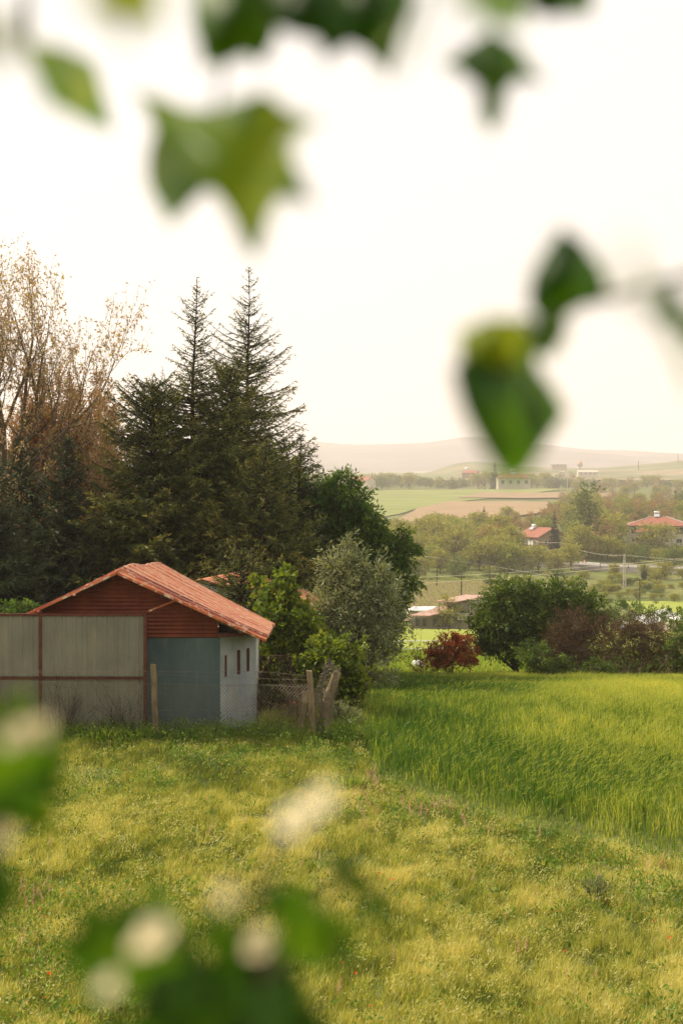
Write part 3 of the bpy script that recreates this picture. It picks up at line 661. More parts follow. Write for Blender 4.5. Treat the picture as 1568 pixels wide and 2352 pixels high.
# individually readable far trees
plant('p1', 1355, None, 385, 165, 'tall pale green poplar standing between the two red-roofed houses', wide=1.5)
plant('c1', 989, None, 470, 62, 'dark spruce left of the ploughed field in the valley', wide=.85)
plant('c1', 1111, None, 520, 62, 'slender dark spruce in front of the ploughed field', wide=.8)
plant('c1', 1273, None, 398, 92, 'dark spruce in front of the left red-roofed house', wide=.75)
plant('c1', 1479, None, 318, 40, 'small dark conifer in front of the road', wide=1.1)
plant('o1', 1409, None, 322, 34, 'small bare-stemmed young tree at the road edge left of the lattice pole', wide=.9)
plant('o2', 1526, None, 316, 44, 'small roadside tree right of the small dark conifer', wide=.9)
plant('g2', 1465, None, 470, 50, 'rounded dark green tree standing apart above the right red-roofed house', wide=1.3)
plant('o2', 1503, None, 380, 72, 'wide yellow-green tree hiding the front of the right red-roofed house', wide=1.25)
plant('g1', 1540, None, 350, 62, 'dark green tree under the right red-roofed house')
plant('g1', 1452, None, 360, 50, 'dense green tree at the left foot of the right red-roofed house')
plant('l1', 1240, None, 430, 60, 'lime green bush tree right of the left red-roofed house')
plant('c1', 1136, None, 1120, 66, 'dark pointed spruce in the far tree line below the hill', wide=.9)
plant('y1', 810, None, 1300, 42, 'slim dark cypress on the horizon left of the far tree line', wide=.8)
plant('y1', 800, None, 1300, 28, 'shorter cypress beside the slim cypress on the horizon', wide=.9)
plant('g1', 1565, None, 640, 66, 'tall dark tree group member at the right edge below the hill')
plant('y1', 1550, None, 640, 52, 'narrow dark tree at the right edge below the hill', wide=1.6)
# woods in the valley: many look-alikes share one label per kind
LAB = {'o': 'rounded olive-green tree in the valley wood', 'g': 'rounded darker green tree in the valley wood', 'l': 'bright lime-green tree in the valley wood', 'b': 'thin brownish tree in the valley wood'}
GRP = {'o': 'olive-green trees in the valley wood', 'g': 'darker green trees in the valley wood', 'l': 'lime-green trees in the valley wood', 'b': 'brownish trees in the valley wood'}
def inbox(px, row, boxes): return any(a <= px <= c and b_ <= row <= d_ for a, b_, c, d_ in boxes)
taken = []
cnt = 0
for tryk in range(6000):
    px = rng.uniform(845, 1640); d = rng.uniform(345, 600)
    if px > 1320 and d < RY(X(px, d))+14: continue
    if px <= 1320 and d < 342: continue
    if d > 520 and px < 1250: 
        if d > 560 or rng.random() < .4: continue
    row = HY+(CAMZ-gz(X(px, d), d))/d*F
    if inbox(px, row, [(1190, 1230, 1312, 1275), (1425, 1215, 1600, 1262)]) : continue
    x = X(px, d); s = rng.uniform(.75, 1.3)
    if 1180 < px < 1320 and d < 430:
        if 1185 < px < 1312 and d > 388: continue
        s = min(s, (row-1262)/F*d/8.2)
        if s < .35: continue
    if px > 1415 and d < 430: continue
    if any((x-a)**2+(d-b_)**2*.4 < (r_+s*3.0)**2*.34 for a, b_, r_ in taken): continue
    taken.append((x, d, s*3.0))
    warm = (px > 1360 and d > 430) or (d > 470)
    k = rng.choice(['o1','o2','g1','g2','l1','b1','b2'], p=[.12,.12,.05,.05,.08,.3,.28] if warm else [.28,.25,.15,.13,.11,.04,.04])
    hm = 5.6*s if warm else 7.6*s
    plant(k, px, None, d, hm/d*F, LAB[k[0]], GRP[k[0]])
    cnt += 1
    if cnt >= 250: break
print('valley trees', cnt)
for i in range(95):                                    # scrub along the bank below the road
    px = rng.uniform(1110, 1600); d = RY(X(px, 300))-rng.uniform(12, 90); d = max(d, 258 if px > 1370 else 236)
    plant(rng.choice(['o1','o2','g2']), px, None, d, rng.uniform(8, 24), 'low scrub bush on the bank below the road', 'scrub bushes on the bank below the road', 'bush', wide=1.5, name='scrub_bush')
for i in range(15):
    px = [868, 900, 935, 960, 985, 1010, 1045, 1075, 1100, 1130, 1165, 1200, 1235, 1275, 1310][i]; d = rng.uniform(318, 345)
    plant(['o1','l1','l1','o2','l1','o1','g1','o2','o1','o2','l1','o2','o1','o2','o1'][i], px, None, d, rng.uniform(48, 78) if px < 1180 else rng.uniform(46, 60), 'leafy tree along the upper edge of the vineyard', 'trees along the upper edge of the vineyard')
for i in range(64):                                    # far tree line
    px = 700+i*13.7+rng.uniform(-6, 6); d = rng.uniform(1125, 1260)
    k = rng.choice(['o1','o2','g1','g2','b1'])
    plant(k, px, None, d, rng.uniform(20, 38)*(1 if px < 1350 else .8), 'hazy tree in the far tree line below the hill', 'far tree line below the hill', wide=1.25, name='hedgerow_tree')
for i in range(60):
    px = rng.uniform(1290, 1640); d = rng.uniform(620, 1050)
    plant(rng.choice(['b1','b2','o1']), px, None, d, 7.5/d*F, 'brownish orchard tree on the slope under the dry hill', 'orchard trees on the slope under the dry hill', name='orchard_tree')

for i in range(17):
    px = 1322+i*17+rng.uniform(-5, 5); d = RY(X(px, 330))+rng.uniform(16, 26)
    if 1425 < px: h_ = rng.uniform(26, 40)
    else: h_ = rng.uniform(38, 62)
    plant(rng.choice(['o1','g1','g2','o2','l1']), px, None, d, h_, 'tree in the row growing along the far side of the road', 'trees along the far side of the road', name='roadside_tree')
# vineyard rows (stuff)
vb = MB()
for y in np.arange(242, 312, 3.2):
    xx = np.arange(-4, 30, .9); P = np.stack([xx, np.full_like(xx, y), ground(xx, np.full_like(xx, y))+.25], 1)
    vb.segs(P, P+(0,0,1.1), .03, .02, 3, .1)
    Q = np.repeat(P, 5, 0)+rng.normal(size=(len(P)*5, 3))*(.3,.15,.3)+(0,0,1.0)
    vb.diamonds(Q, rng.normal(size=Q.shape), .3, .2, rng.uniform(0, 1, len(Q)))
tag(vb.build('vineyard_rows', M['far_lime']), 'rows of young vines in the vineyard below the road', 'vines', kind='stuff')

# ------------------------------------------------------------------ the shed
YF = 29.5
shed = thing('shed', 'small shed with red corrugated roof, brown-red gable and blue-grey wall', 'shed', (-4.5, 30.4, 0))
def ridgeline(t):                                      # t 0 front .. 1 back
    b = .10*math.exp(-((t-.33)/.22)**2)+.06*math.exp(-((t-.85)/.2)**2)
    return np.array([-4.58+.56*t, 29.0+2.7*t, 3.38-.05*t+b])
def eave(t, side):
    return np.array([-1.53+.03*t, 29.0+2.9*t, 2.01-.01*t]) if side > 0 else np.array([-7.62+.2*t, 29.0+2.8*t, 1.97])
def roof_half(side, ny=230, nx=14):
    T = np.linspace(0, 1, ny); V = []; TT = []
    for t in T:
        y = t*2.8
        if y < .42: rib = [.0, .055][int((y % .21) > .15)]
        else: rib = .040*math.sin((y-.42)/.29*2*math.pi)+.014*math.sin(y*4.1)
        a = ridgeline(t); b = eave(t, side); tv = float(np.clip(.5+rib/.075, 0, 1)) if y >= .42 else (.75 if rib == 0 else .0)
        for s in np.linspace(0, 1, nx):
            e = (fbm(y*3.1, s*2.0, 17)-.5)*.03
            cut = b+(b-a)*.025*(noise2(y*4.7, 1.5, 23)-.5)*(1 if y > .42 else 0)
            p = a*(1-s)+cut*s; p = p+np.array([0, 0, rib+e*min(1, s*4)*(1 if y > .42 else .2)-.03*math.sin(math.pi*s)]); V.append(p); TT.append(tv)
    V = np.array(V); i = (np.arange(ny-1)[:, None]*nx+np.arange(nx-1)[None]).reshape(-1); n = len(V)
    Q = np.stack([i, i+1, i+nx+1, i+nx], 1)
    e1 = np.concatenate([[k, k+1] for k in range(nx-1)]).reshape(-1, 2); e2 = e1+(ny-1)*nx
    e3 = np.array([[k*nx+nx-1, (k+1)*nx+nx-1] for k in range(ny-1)])
    E = np.concatenate([e1, e2, e3]); W = np.stack([E[:, 0], E[:, 1], E[:, 1]+n, E[:, 0]+n], 1)
    mb = MB(); mb.add(np.concatenate([V, V-(0, 0, .014)]), np.concatenate([Q, Q[:, ::-1]+n, W]), np.array(TT+TT)); return mb
rR = roof_half(1).build('roof_slope', M['roofred'], shed); rL = roof_half(-1).build('roof_slope', M['roofred'], shed)
rc = MB(); rc.tube([ridgeline(t)+(0,0,.0) for t in np.linspace(.0, 1, 12)], .035, 8); rc.build('ridge_cap', M['roofred'], rR, smooth=True)
# folded verge sheets along the front edges
vg = MB(); vg.beam(ridgeline(0)+(0,-.012,-.03), eave(0, 1)+(0,-.012,-.03), .016, .05); vg.build('verge_trim', M['roofred'], shed)
vg = MB(); vg.beam(ridgeline(0)+(0,-.012,-.035), eave(0, -1)+(0,-.012,-.035), .016, .045); vg.build('verge_trim', M['roofred'], shed)
ft = MB(); ft.beam(eave(.03, 1)+(-.12,0,-.06), eave(.97, 1)+(-.12,0,-.06), .05, .07); ft.build('eave_beam', M['rustframe'], shed)
rt = lambda x: 3.34-.457*abs(x+4.52)-.045
def siding(x0, x1, z0, y, pitch=.082):
    xs_ = np.linspace(x0, x1, 60); zs = np.arange(z0, 3.4, pitch/8); V = []
    for z in zs:
        for x in xs_:
            zz = min(z, rt(x)); V.append((x, y+.016*math.cos(2*math.pi*zz/pitch)+.006*math.sin(x*3+zz*2), zz))
    V = np.array(V); nx = 60; i = (np.arange(len(zs)-1)[:, None]*nx+np.arange(nx-1)[None]).reshape(-1); n = len(V)
    return MB().add(np.concatenate([V, V+(0,.03,0)]), np.concatenate([np.stack([i, i+1, i+nx+1, i+nx], 1), np.stack([i, i+nx, i+nx+1, i+1], 1)+n]), .5)
gab = siding(-7.35, -2.56, 1.985, YF-.03).build('gable', M['gable'], shed, smooth=True)
def wall_holes(mb, p0, p1, th, z0, z1, holes=()):      # vertical wall from p0 to p1 (plan), holes (s0,s1,za,zb) in metres
    p0 = np.array(p0, float); p1 = np.array(p1, float); L = np.linalg.norm(p1-p0); d = (p1-p0)/L; n = np.array([-d[1], d[0]])
    S = sorted({0, L, *[h[0] for h in holes], *[h[1] for h in holes]}); Zs = sorted({z0, z1, *[h[2] for h in holes], *[h[3] for h in holes]})
    for a, b in zip(S[:-1], S[1:]):
        for c, e in zip(Zs[:-1], Zs[1:]):
            if any(h[0] <= a and b <= h[1] and h[2] <= c and e <= h[3] for h in holes): continue
            A = p0+d*a; B = p0+d*b
            mb.hexa(np.array([(*A, c), (*B, c), (*(B+n*th), c), (*(A+n*th), c), (*A, e), (*B, e), (*(B+n*th), e), (*(A+n*th), e)]))
    return d, n, L
w1 = MB(); wall_holes(w1, (-7.3, YF), (-2.513, YF), .15, -.4, 1.98); w1.build('front_wall', M['bluewall'], shed)
w2 = MB(); P0 = np.array([-2.51, YF]); P1 = np.array([-1.83, 30.52]); dd = (P1-P0)/np.linalg.norm(P1-P0)
def son(px):                                           # distance along the angled wall at picture column px
    k = (px-CX)/F; return (k*P0[1]-P0[0])/(dd[0]-k*dd[1])
holes = []
for px, r0, r1, w in ((518, 1506, 1553, .025), (547.5, 1494, 1547, .062), (569, 1489.5, 1541, .05)):
    s = son(px); y = P0[1]+dd[1]*s; holes.append((s-w/2, s+w/2, CAMZ-(r1-HY)/F*y, CAMZ-(r0-HY)/F*y))
d_, n_, L_ = wall_holes(w2, P0, P1, .14, -.4, 2.06, holes)
sw = w2.build('side_wall', M['sidewall'], shed)
for h in holes:                                        # little slit windows: brown timber lining, dark pane set back
    A = P0+dd*h[0]; B = P0+dd*h[1]; f = MB(); n3 = np.array([*n_, 0]); t_ = .022
    for (a, za, b, zb) in ((A, h[2], A, h[3]), (B, h[2], B, h[3]), (A, h[2], B, h[2]), (A, h[3], B, h[3])):
        f.beam((a[0]-n_[0]*.012, a[1]-n_[1]*.012, za), (b[0]-n_[0]*.012, b[1]-n_[1]*.012, zb), t_, t_)
    fr = f.build('window', M['rustframe'], shed)
    g = MB(); wall_holes(g, A+n_*.07, B+n_*.07, .01, h[2], h[3]); g.build('pane', M['rustframe'], fr)
w3 = MB(); wall_holes(w3, (-1.83, 30.53), (-1.83, 31.5), .12, -.4, 2.0); wall_holes(w3, (-1.96, 31.5), (-7.2, 31.5), .12, -.4, 2.0); wall_holes(w3, (-7.3, 31.4), (-7.3, 29.66), .12, -.4, 2.0)
w3.build('rear_wall', M['whitewall'], shed)
V_ = np.array([(-2.56, 2.0), (-1.92, 2.0), (-1.92, 2.09), (-2.56, 2.38)])
MB().hexa(np.array([(x_, 29.74, z_) for x_, z_ in V_]+[(x_, 29.78, z_) for x_, z_ in V_])).build('soffit_board', M['darkwood'], shed)  # added dark backing that fills the bright gap under the eave
bm = MB(); bm.beam((-2.58, YF-.06, 2.035), (-2.02, YF-.02, 2.05), .06, .075); bm.build('tie_beam', M['rustframe'], shed)
bm = MB(); bm.beam((-2.60, YF-.02, 2.36), (-1.98, YF-.02, 2.075), .05, .06); bm.beam((-2.1, YF+.0, 1.99), (-2.1, YF+.0, 2.12), .05, .05, up=(0,1,0)); bm.build('rafter', M['postwood'], shed)
bm = MB(); bm.beam((X(339, 29.25), 29.25, Z(1405, 29.25)), (X(405, 29.25), 29.25, Z(1378, 29.25)), .03, .035); bm.build('strut', M['roofred'], shed)
for t in (.28, .52): 
    p = ridgeline(0)*(1-t)+eave(0, -1)*t; bm = MB(); bm.box((p[0], 28.97, p[2]-.075), (.05, .1, .04)); bm.build('purlin_end', M['roofred'], shed)
for t in (.12, .3, .5, .68, .86):
    p = ridgeline(0)*(1-t)+eave(0, 1)*t; bm = MB(); bm.box((p[0], 29.12, p[2]-.09), (.04, .3, .05)); bm.build('purlin_end', M['darkwood'], shed)

# sheet metal screen in front of the shed
GY = 28.95
scr = thing('sheet_metal_fence', 'tall grey-green corrugated sheet fence framed in rusty steel in front of the shed', 'fence', (-6.1, GY, 0))
gx = [X(p, GY) for p in (-420, -165, 94, 334)]
zt, zm = Z(1412, GY), Z(1557, GY)
def panel(x0, x1, z0, z1, y, lean=0):
    xs_ = np.linspace(x0, x1, int((x1-x0)/.0269)+1); ph = (xs_/.215) % 1
    off = np.where(ph < .62, 0, np.where(ph < .74, -.02, np.where(ph < .88, -.02, 0)))
    V = np.array([(x, y+o, z) for z in (z0, z1) for x, o in zip(xs_, off)]); n = len(xs_); i = np.arange(n-1)
    Q = np.stack([i, i+1, i+n+1, i+n], 1)
    return MB().add(np.concatenate([V, V+(0, .004, 0)]), np.concatenate([Q, Q[:, ::-1]+2*n]), .5)
for a, b in zip(gx[:-1], gx[1:]):
    panel(a+.03, b-.03, zm+.03, zt-.03, GY).build('upper_sheet', M['sheet'], scr)
    panel(a+.03, b-.03, .05, zm-.03, GY).build('lower_sheet', M['sheet'], scr)
for x in gx:
    MB().box((x, GY-.01, (zt+.03)/2-.1), (.062, .062, zt+.03+.2)).build('post', M['rustframe'], scr)
MB().box(((gx[0]+gx[-1])/2, GY-.012, zt+.003), (gx[-1]-gx[0]+.07, .05, .045)).build('top_rail', M['rustframe'], scr)
MB().box(((gx[0]+gx[-1])/2, GY-.045, zm), (gx[-1]-gx[0], .03, .042)).build('middle_rail', M['rustframe'], scr)
MB().box((X(93, GY), GY-.02, zt+.045), (.07, .06, .05)).build('bracket', M['rustframe'], scr)

# ------------------------------------------------------------------ chain-link fence with posts and barbed wire
FY = 28.35
fen = thing('chain_link_fence', 'sagging chain-link fence topped with barbed wire in front of the shed', 'fence', (-4, FY, 0))
def netting(mb, quad, nu, nv, r=.0022, wob=.0):        # diamond wire net inside a quad c00,c10,c11,c01
    q = np.array(quad, float)
    f = lambda u, v: (q[0]*(1-u)*(1-v)+q[1]*u*(1-v)+q[2]*u*v+q[3]*(1-u)*v)
    A = []; B = []
    for k in range(-nv, nu+1):
        for sgn in (1, -1):
            pts = []
            for j in range(nv+1):
                u = (k+j)/nu if sgn > 0 else (k+nv-j)/nu
                if 0 <= u <= 1: pts.append(f(u, j/nv)+np.array([0, -.004*sgn, 0])+rng.normal(size=3)*wob)
            A += pts[:-1]; B += pts[1:]
    mb.segs(A, B, r, r, 3)
xl, xr, zt2 = X(-260, FY), X(711, FY), Z(1568, FY)
net = MB(); nU = int((xr-xl)/.072); nV = int(zt2/.072)
netting(net, [(xl, FY, 0), (xr, FY, 0), (xr, FY, zt2-.03), (xl, FY, zt2+.03)], nU, nV, .0025, .003)
net.build('wire_mesh', M['wire'], fen)
def wirepts(rows, y, n=60, amp=.012):                  # rows: list of (px,row)
    px = np.linspace(rows[0][0], rows[-1][0], n); r = np.interp(px, [a[0] for a in rows], [a[1] for a in rows])
    k = np.ones(7)/7; r = np.convolve(np.pad(r, 3, 'edge'), k, 'valid')
    return np.stack([X(px, y), np.full(n, y)+rng.normal(size=n)*.004, Z(r, y)+rng.normal(size=n)*amp*.3], 1)
for rows in ([(-260,1535),(0,1533),(90,1541),(180,1545),(270,1547),(340,1541),(352,1540),(450,1545),(590,1541),(711,1553)],
             [(-260,1541),(0,1543),(100,1545),(200,1541),(300,1546),(352,1548),(500,1556),(711,1562)],
             [(-260,1562),(0,1563),(120,1566),(330,1573),(352,1566),(480,1576),(600,1572),(711,1580)],
             [(-260,1620),(100,1618),(330,1632),(450,1630),(711,1640)]):
    P = wirepts(rows, FY-.02); m = MB(); m.segs(P[:-1], P[1:], .0032, .0032, 3)
    if rows[0][1] < 1545:                              # barbs
        n = 70; k = rng.integers(0, len(P)-1, n); q = P[k]+(P[k+1]-P[k])*rng.random((n, 1)); u = rng.normal(size=(n, 3))*.016; m.segs(q-u, q+u, .003, .002, 3)
    m.build('barbed_wire' if rows[0][1] < 1545 else 'tension_wire', M['wire'], fen)
def post(px0, r0, px1, r1, y, w, nm, mat, parent):
    a = np.array([X(px0, y), y, Z(r0, y)]); b = np.array([X(px1, y), y, Z(r1, y)]); m = MB(); n = 6; pts = []
    for k in range(n+1):
        p = a+(b-a)*k/n+np.array([math.sin(k*1.7)*.006, 0, 0]); pts.append(p)
    for k in range(n):
        m.hexa(np.array([(pts[k][0]+sx*w/2, y+sy*w/2, pts[k][2]) for sx, sy in ((-1,-1),(1,-1),(1,1),(-1,1))]+[(pts[k+1][0]+sx*w*(.47), y+sy*w*.47, pts[k+1][2]-(.01 if k == n-1 and sx > 0 else 0)) for sx, sy in ((-1,-1),(1,-1),(1,1),(-1,1))]))
    return m.build(nm, mat, parent)
post(360, 1712, 352, 1525, FY+.06, .11, 'post', M['postwood'], fen)
post(722, 1712, 710, 1540, FY+.06, .12, 'post', M['postwood'], fen)
m = MB(); m.beam((X(680,FY+.2), FY+.2, -.05), (X(698,FY+.2), FY+.2, Z(1625,FY+.2)), .11, .09, up=(0,1,0)); m.beam((X(698,FY+.2), FY+.2, Z(1626,FY+.2)), (X(701,FY+.2), FY+.2, Z(1588,FY+.2)), .11, .09, up=(0,1,0)); m.build('brace', M['postwood'], fen)
log = thing('log_post', 'thick leaning timber post wrapped in loose wire mesh at the fence end', 'post', (X(745, 28.6), 28.6, 0))
def lp(px, r): return (X(px, 28.6), 28.6, Z(r, 28.6))
LP = [lp(744,1725), lp(746,1690), lp(748,1650), lp(751,1615), lp(760,1585), lp(768,1562), lp(774,1543)]
m = MB(); m.tube(LP, [.14,.13,.125,.12,.10,.09,.085], 10); m.tube([lp(770,1545), lp(779,1549)], [.075,.05], 8); m.build('log', M['postwood'], log, smooth=True)
m = MB(); hel = []
for k in range(26):
    t = k/25; i = min(int(t*4), 3); a = np.array(LP[i])+(np.array(LP[i+1])-np.array(LP[i]))*(t*4-i); ang = np.linspace(0, 2*math.pi, 15)
    ring = np.stack([a[0]+np.cos(ang)*.142, a[1]+np.sin(ang)*.142, np.full(15, a[2])+.03*np.sin(ang*3+k)], 1); m.segs(ring[:-1], ring[1:], .003, .003, 3)
for a0 in np.linspace(0, 2*math.pi, 16)[:-1]:
    pts = np.array([np.array(p)+(math.cos(a0)*.141, math.sin(a0)*.141, 0) for p in LP[:5]]); m.segs(pts[:-1], pts[1:], .003, .003, 3)
def q3(px, r, y): return (X(px, y), y, Z(r, y))
netting(m, [q3(722,1600,28.5), q3(748,1640,28.4), q3(776,1560,28.4), q3(742,1530,28.55)], 7, 16, .0036, .012)
netting(m, [q3(742,1528,28.6), q3(776,1558,28.45), q3(782,1535,28.5), q3(752,1512,28.7)], 8, 6, .0036, .015)
netting(m, [q3(700,1712,28.4), q3(742,1712,28.35), q3(734,1650,28.4), q3(722,1640,28.5)], 10, 14, .0036, .012)
m.build('wire_mesh', M['wire'], log)

# pergola posts and the second outbuilding behind the vine
perg = thing('pergola', 'dark timber pergola posts carrying the vine beside the shed', 'pergola', (X(640, 32.3), 32.3, -.05))
for px, y in ((598, 31.8), (607, 32.6), (628, 32.2), (658, 32.5), (668, 31.6), (690, 33), (705, 32.4)):
    MB().beam((X(px, y)+.03, y, -.2), (X(px, y)-.03, y, Z(1508, y)), .09, .09, up=(0,1,0)).build('post', M['darkwood'], perg)
MB().beam((X(592, 32.2), 32.0, Z(1512, 32)), (X(715, 32.2), 32.6, Z(1516, 32)), .08, .1).build('beam', M['darkwood'], perg)
MB().tube([(X(610,31.7), 31.7, -.1), (X(618,31.7), 31.7, .5), (X(600,31.7), 31.7, .9), (X(630,31.8), 31.8, 1.3)], [.07,.06,.05,.03], 7).build('brace', M['darkwood'], perg)
out = thing('outbuilding', 'white-walled outbuilding with a red roof half hidden behind the vine', 'outbuilding', (-2.5, 39, -.4))
Ry, Ey = 37.0, 37.0
rdg = [np.array([X(462, Ry), Ry, Z(1330, Ry)]), np.array([X(500, Ry)+.5, Ry+3, Z(1330, Ry)])]
ev = [np.array([X(735, Ry), Ry, Z(1406, Ry)]), np.array([X(735, Ry)+.4, Ry+3, Z(1406, Ry)])]
evl = [np.array([2*rdg[k][0]-ev[k][0], ev[k][1], ev[k][2]]) for k in (0, 1)]
def corrug_quad(a, b, c, d, n=60, rib=.02):            # a->b ridge, d->c eave
    V = []
    for t in np.linspace(0, 1, n):
        p = a+(b-a)*t; q = d+(c-d)*t; r = (0, 0, rib*math.sin(t*n*1.3)); V += [p+r, q+r]
    V = np.array(V); i = np.arange(n-1)*2; Q = np.stack([i, i+1, i+3, i+2], 1)
    return MB().add(np.concatenate([V, V-(0,0,.03)]), np.concatenate([Q, Q[:, ::-1]+len(V)]), .5)
corrug_quad(rdg[0], rdg[1], ev[1], ev[0]).build('roof_slope', M['roofred'], out); corrug_quad(rdg[0], rdg[1], evl[1], evl[0]).build('roof_slope', M['roofred'], out)
m = MB(); zt3 = ev[0][2]-.02
x0, x1 = evl[0][0]+.35, ev[0][0]-.35; wall_holes(m, (x0, Ry+.4), (x1, Ry+.4), .15, -.9, zt3, [((x1-x0)*.72, (x1-x0)*.82, .3, 1.2)])
m.hexa(np.array([(x0+.1, Ry+.42, zt3), (x1-.1, Ry+.42, zt3), (x1-.1, Ry+.5, zt3), (x0+.1, Ry+.5, zt3), (rdg[0][0]-.05, Ry+.42, rdg[0][2]-.1), (rdg[0][0]+.05, Ry+.42, rdg[0][2]-.1), (rdg[0][0]+.05, Ry+.5, rdg[0][2]-.1), (rdg[0][0]-.05, Ry+.5, rdg[0][2]-.1)]))
wall_holes(m, (x1, Ry+.56), (x1, Ry+2.7), .15, -.9, zt3); wall_holes(m, (x0, Ry+2.7), (x0, Ry+.56), .15, -.9, zt3); m.build('wall', M['whitewall'], out)
m = MB(); m.box((x0+(x1-x0)*.77, Ry+.52, .75), ((x1-x0)*.098, .02, .88)); m.build('window', M['glass'], out)
m = MB()
for k in range(7): m.beam((X(645+k*3, 33), 33-.08*k, -.02+.03*(k % 3)), (X(675+k*2, 33), 33+.1-.06*k, .02+.03*(k % 2)), .08, .03)
tag(m.build('plank_pile', M['brick'], base=(X(660,33), 33, 0)), 'small heap of orange-red planks on the ground under the pergola', 'planks')

# dry weed stalks along the fence
for i, (px, n, L, lab) in enumerate([(135, 14, 1.15, 'dry bare weed stalks by the fence left of centre of the sheet fence'), (155, 18, 1.25, 'tallest dry weed stalks against the sheet fence'), (290, 22, 1.15, 'dense dry weed stalks near the right end of the sheet fence'), (30, 16, 1.0, 'dry weed stalks at the left edge behind the wire mesh'), (245, 12, .8, 'short dry weed stalks between two taller clumps')]):
    twig_bush('dry_weed', lab, (X(px, FY+.15), FY+.15, 0), n, L, 200+i, 'bark_dark', spread=.35, arch=-.1, r=.006)
twig_bush('dry_vine_stems', 'tangle of bare vine stems beside the shed wall', (X(655, 31), 31, .55), 60, 1.0, 231, 'bark', spread=1.4, arch=.6, r=.009)
twig_bush('dry_vine_stems', 'low tangle of dead stems between the pergola posts', (X(615, 31), 31, 0), 40, 1.0, 232, 'bark_dark', spread=1.0, arch=.3, r=.012)

twig_bush('dry_vine_stems', 'pale dead vine canes leaning against the post by the fence end', (X(690, 29.4), 29.4, .35), 46, .95, 233, 'bark_pale', spread=1.3, arch=.4, r=.008)
twig_bush('dry_vine_stems', 'dark old vine trunk splitting into limbs beside the shed wall', (X(632, 30.8), 30.8, 0), 14, 1.25, 234, 'bark_dark', spread=.5, arch=.2, r=.032, leafm='vine', lsz=.08, per=3)
# ------------------------------------------------------------------ far buildings
def window(parent, c, rz_ax, w, h, fm='frame'):        # c = centre on the wall, outward axis 'x','-x','-y'
    f = MB(); g = MB(); t = .09
    def add(mb, du, dz, su, sz, out_, th):
        if rz_ax == '-y': mb.box((c[0]+du, c[1]-out_, c[2]+dz), (su, th, sz))
        else:
            s = 1 if rz_ax == 'x' else -1; mb.box((c[0]+s*out_, c[1]+du, c[2]+dz), (th, su, sz))
    add(f, -w/2, 0, t, h+t, .03, .08); add(f, w/2, 0, t, h+t, .03, .08); add(f, 0, h/2, w-t, t, .03, .08); add(f, 0, -h/2, w-t, t, .03, .08); add(f, 0, 0, t*.6, h-t, .03, .06)
    o = f.build('window', M[fm], parent); add(g, 0, 0, w-t*.5, h-t*.5, -.005, .02); g.build('pane', M['glass'], o); return o
def house(name, label, cat, loc, rz, w, dp, h, rise, over, wmat, rmat, hip=False, wins=(), solar=None, chim=None, low=None, th=.18):
    o = thing(name, label, cat, loc, local=True, rz=rz)
    m = MB(); m.box((0, 0, h/2-1), (w, dp, h+2))
    if not hip:
        for s in (-1, 1): m.hexa(np.array([(s*w/2-s*.12, -dp/2, h), (s*w/2, -dp/2, h), (s*w/2, dp/2, h), (s*w/2-s*.12, dp/2, h), (s*w/2-s*.12, -.05, h+rise-.05), (s*w/2, -.05, h+rise-.05), (s*w/2, .05, h+rise-.05), (s*w/2-s*.12, .05, h+rise-.05)]))
    m.build('wall', M[wmat], o)
    if low: 
        ml = MB(); ml.box((0, 0, low/2-1), (w+.06, dp+.06, low+2)); ml.build('lower_wall', M['creamwall'], o)
    r = MB(); W2, D2 = w/2+over, dp/2+over; zo = h-over*rise/(dp/2)+.05; zr = h+rise+.05
    if hip:
        rx = max(W2-D2, .01)
        for q in ([(-W2,-D2,zo),(W2,-D2,zo),(rx,0,zr),(-rx,0,zr)], [(W2,D2,zo),(-W2,D2,zo),(-rx,0,zr),(rx,0,zr)], [(W2,-D2,zo),(W2,D2,zo),(rx,.02,zr),(rx,-.02,zr)], [(-W2,D2,zo),(-W2,-D2,zo),(-rx,-.02,zr),(-rx,.02,zr)]):
            r.slab(q, th)
        r2 = MB(); 
    else:
        r.slab([(-W2,-D2,zo),(W2,-D2,zo),(W2,0,zr),(-W2,0,zr)], th); r.slab([(W2,D2,zo),(-W2,D2,zo),(-W2,0.003,zr),(W2,0.003,zr)], th)
    ro = r.build('roof', M[rmat], o)
    if hip:
        e = MB()
        for a, b in (((-W2,-D2,zo+.05),(-rx,0,zr+.05)), ((W2,-D2,zo+.05),(rx,0,zr+.05)), ((W2,D2,zo+.05),(rx,0,zr+.05)), ((-rx,0,zr+.06),(rx,0,zr+.06))):
            if np.linalg.norm(np.array(a)-b) > .1: e.beam(a, b, .28, .14)
        e.build('ridge_tiles', M['concrete'], ro)
    for q in wins: window(o, *q)
    if chim: MB().box((chim[0], chim[1], chim[2]), (.7, .7, 1.9)).build('chimney', M['pinkwall'], ro)
    if solar:
        x, y, z, s = solar
        f = MB(); 
        for sx in (-1, 1): f.beam((x+sx*s*.9, y+s*.9, z-.5), (x+sx*s*.9, y+s*.9, z+s*1.5), .09, .09, up=(0,1,0)); f.beam((x+sx*s*.9, y-s*.9, z-.2), (x+sx*s*.9, y+s*.8, z+s*1.2), .09, .09)
        f.beam((x+s*1.15, y+s*.9, z), (x+s*1.15, y+s*.9, z+s*2.1), .08, .08, up=(0,1,0))
        fo = f.build('solar_water_heater', M['frame'], o)
        MB().tube([(x-s*1.0, y+s*.85, z+s*1.65), (x+s*1.0, y+s*.85, z+s*1.65)], s*.42, 10).build('tank', M['tank'], fo, smooth=True)
        MB().slab([(x-s*1.0, y-s*1.0, z+.05), (x+s*1.0, y-s*1.0, z+.05), (x+s*1.0, y+s*.7, z+s*1.25), (x-s*1.0, y+s*.7, z+s*1.25)], .1).build('collector', M['panel'], fo)
    return o
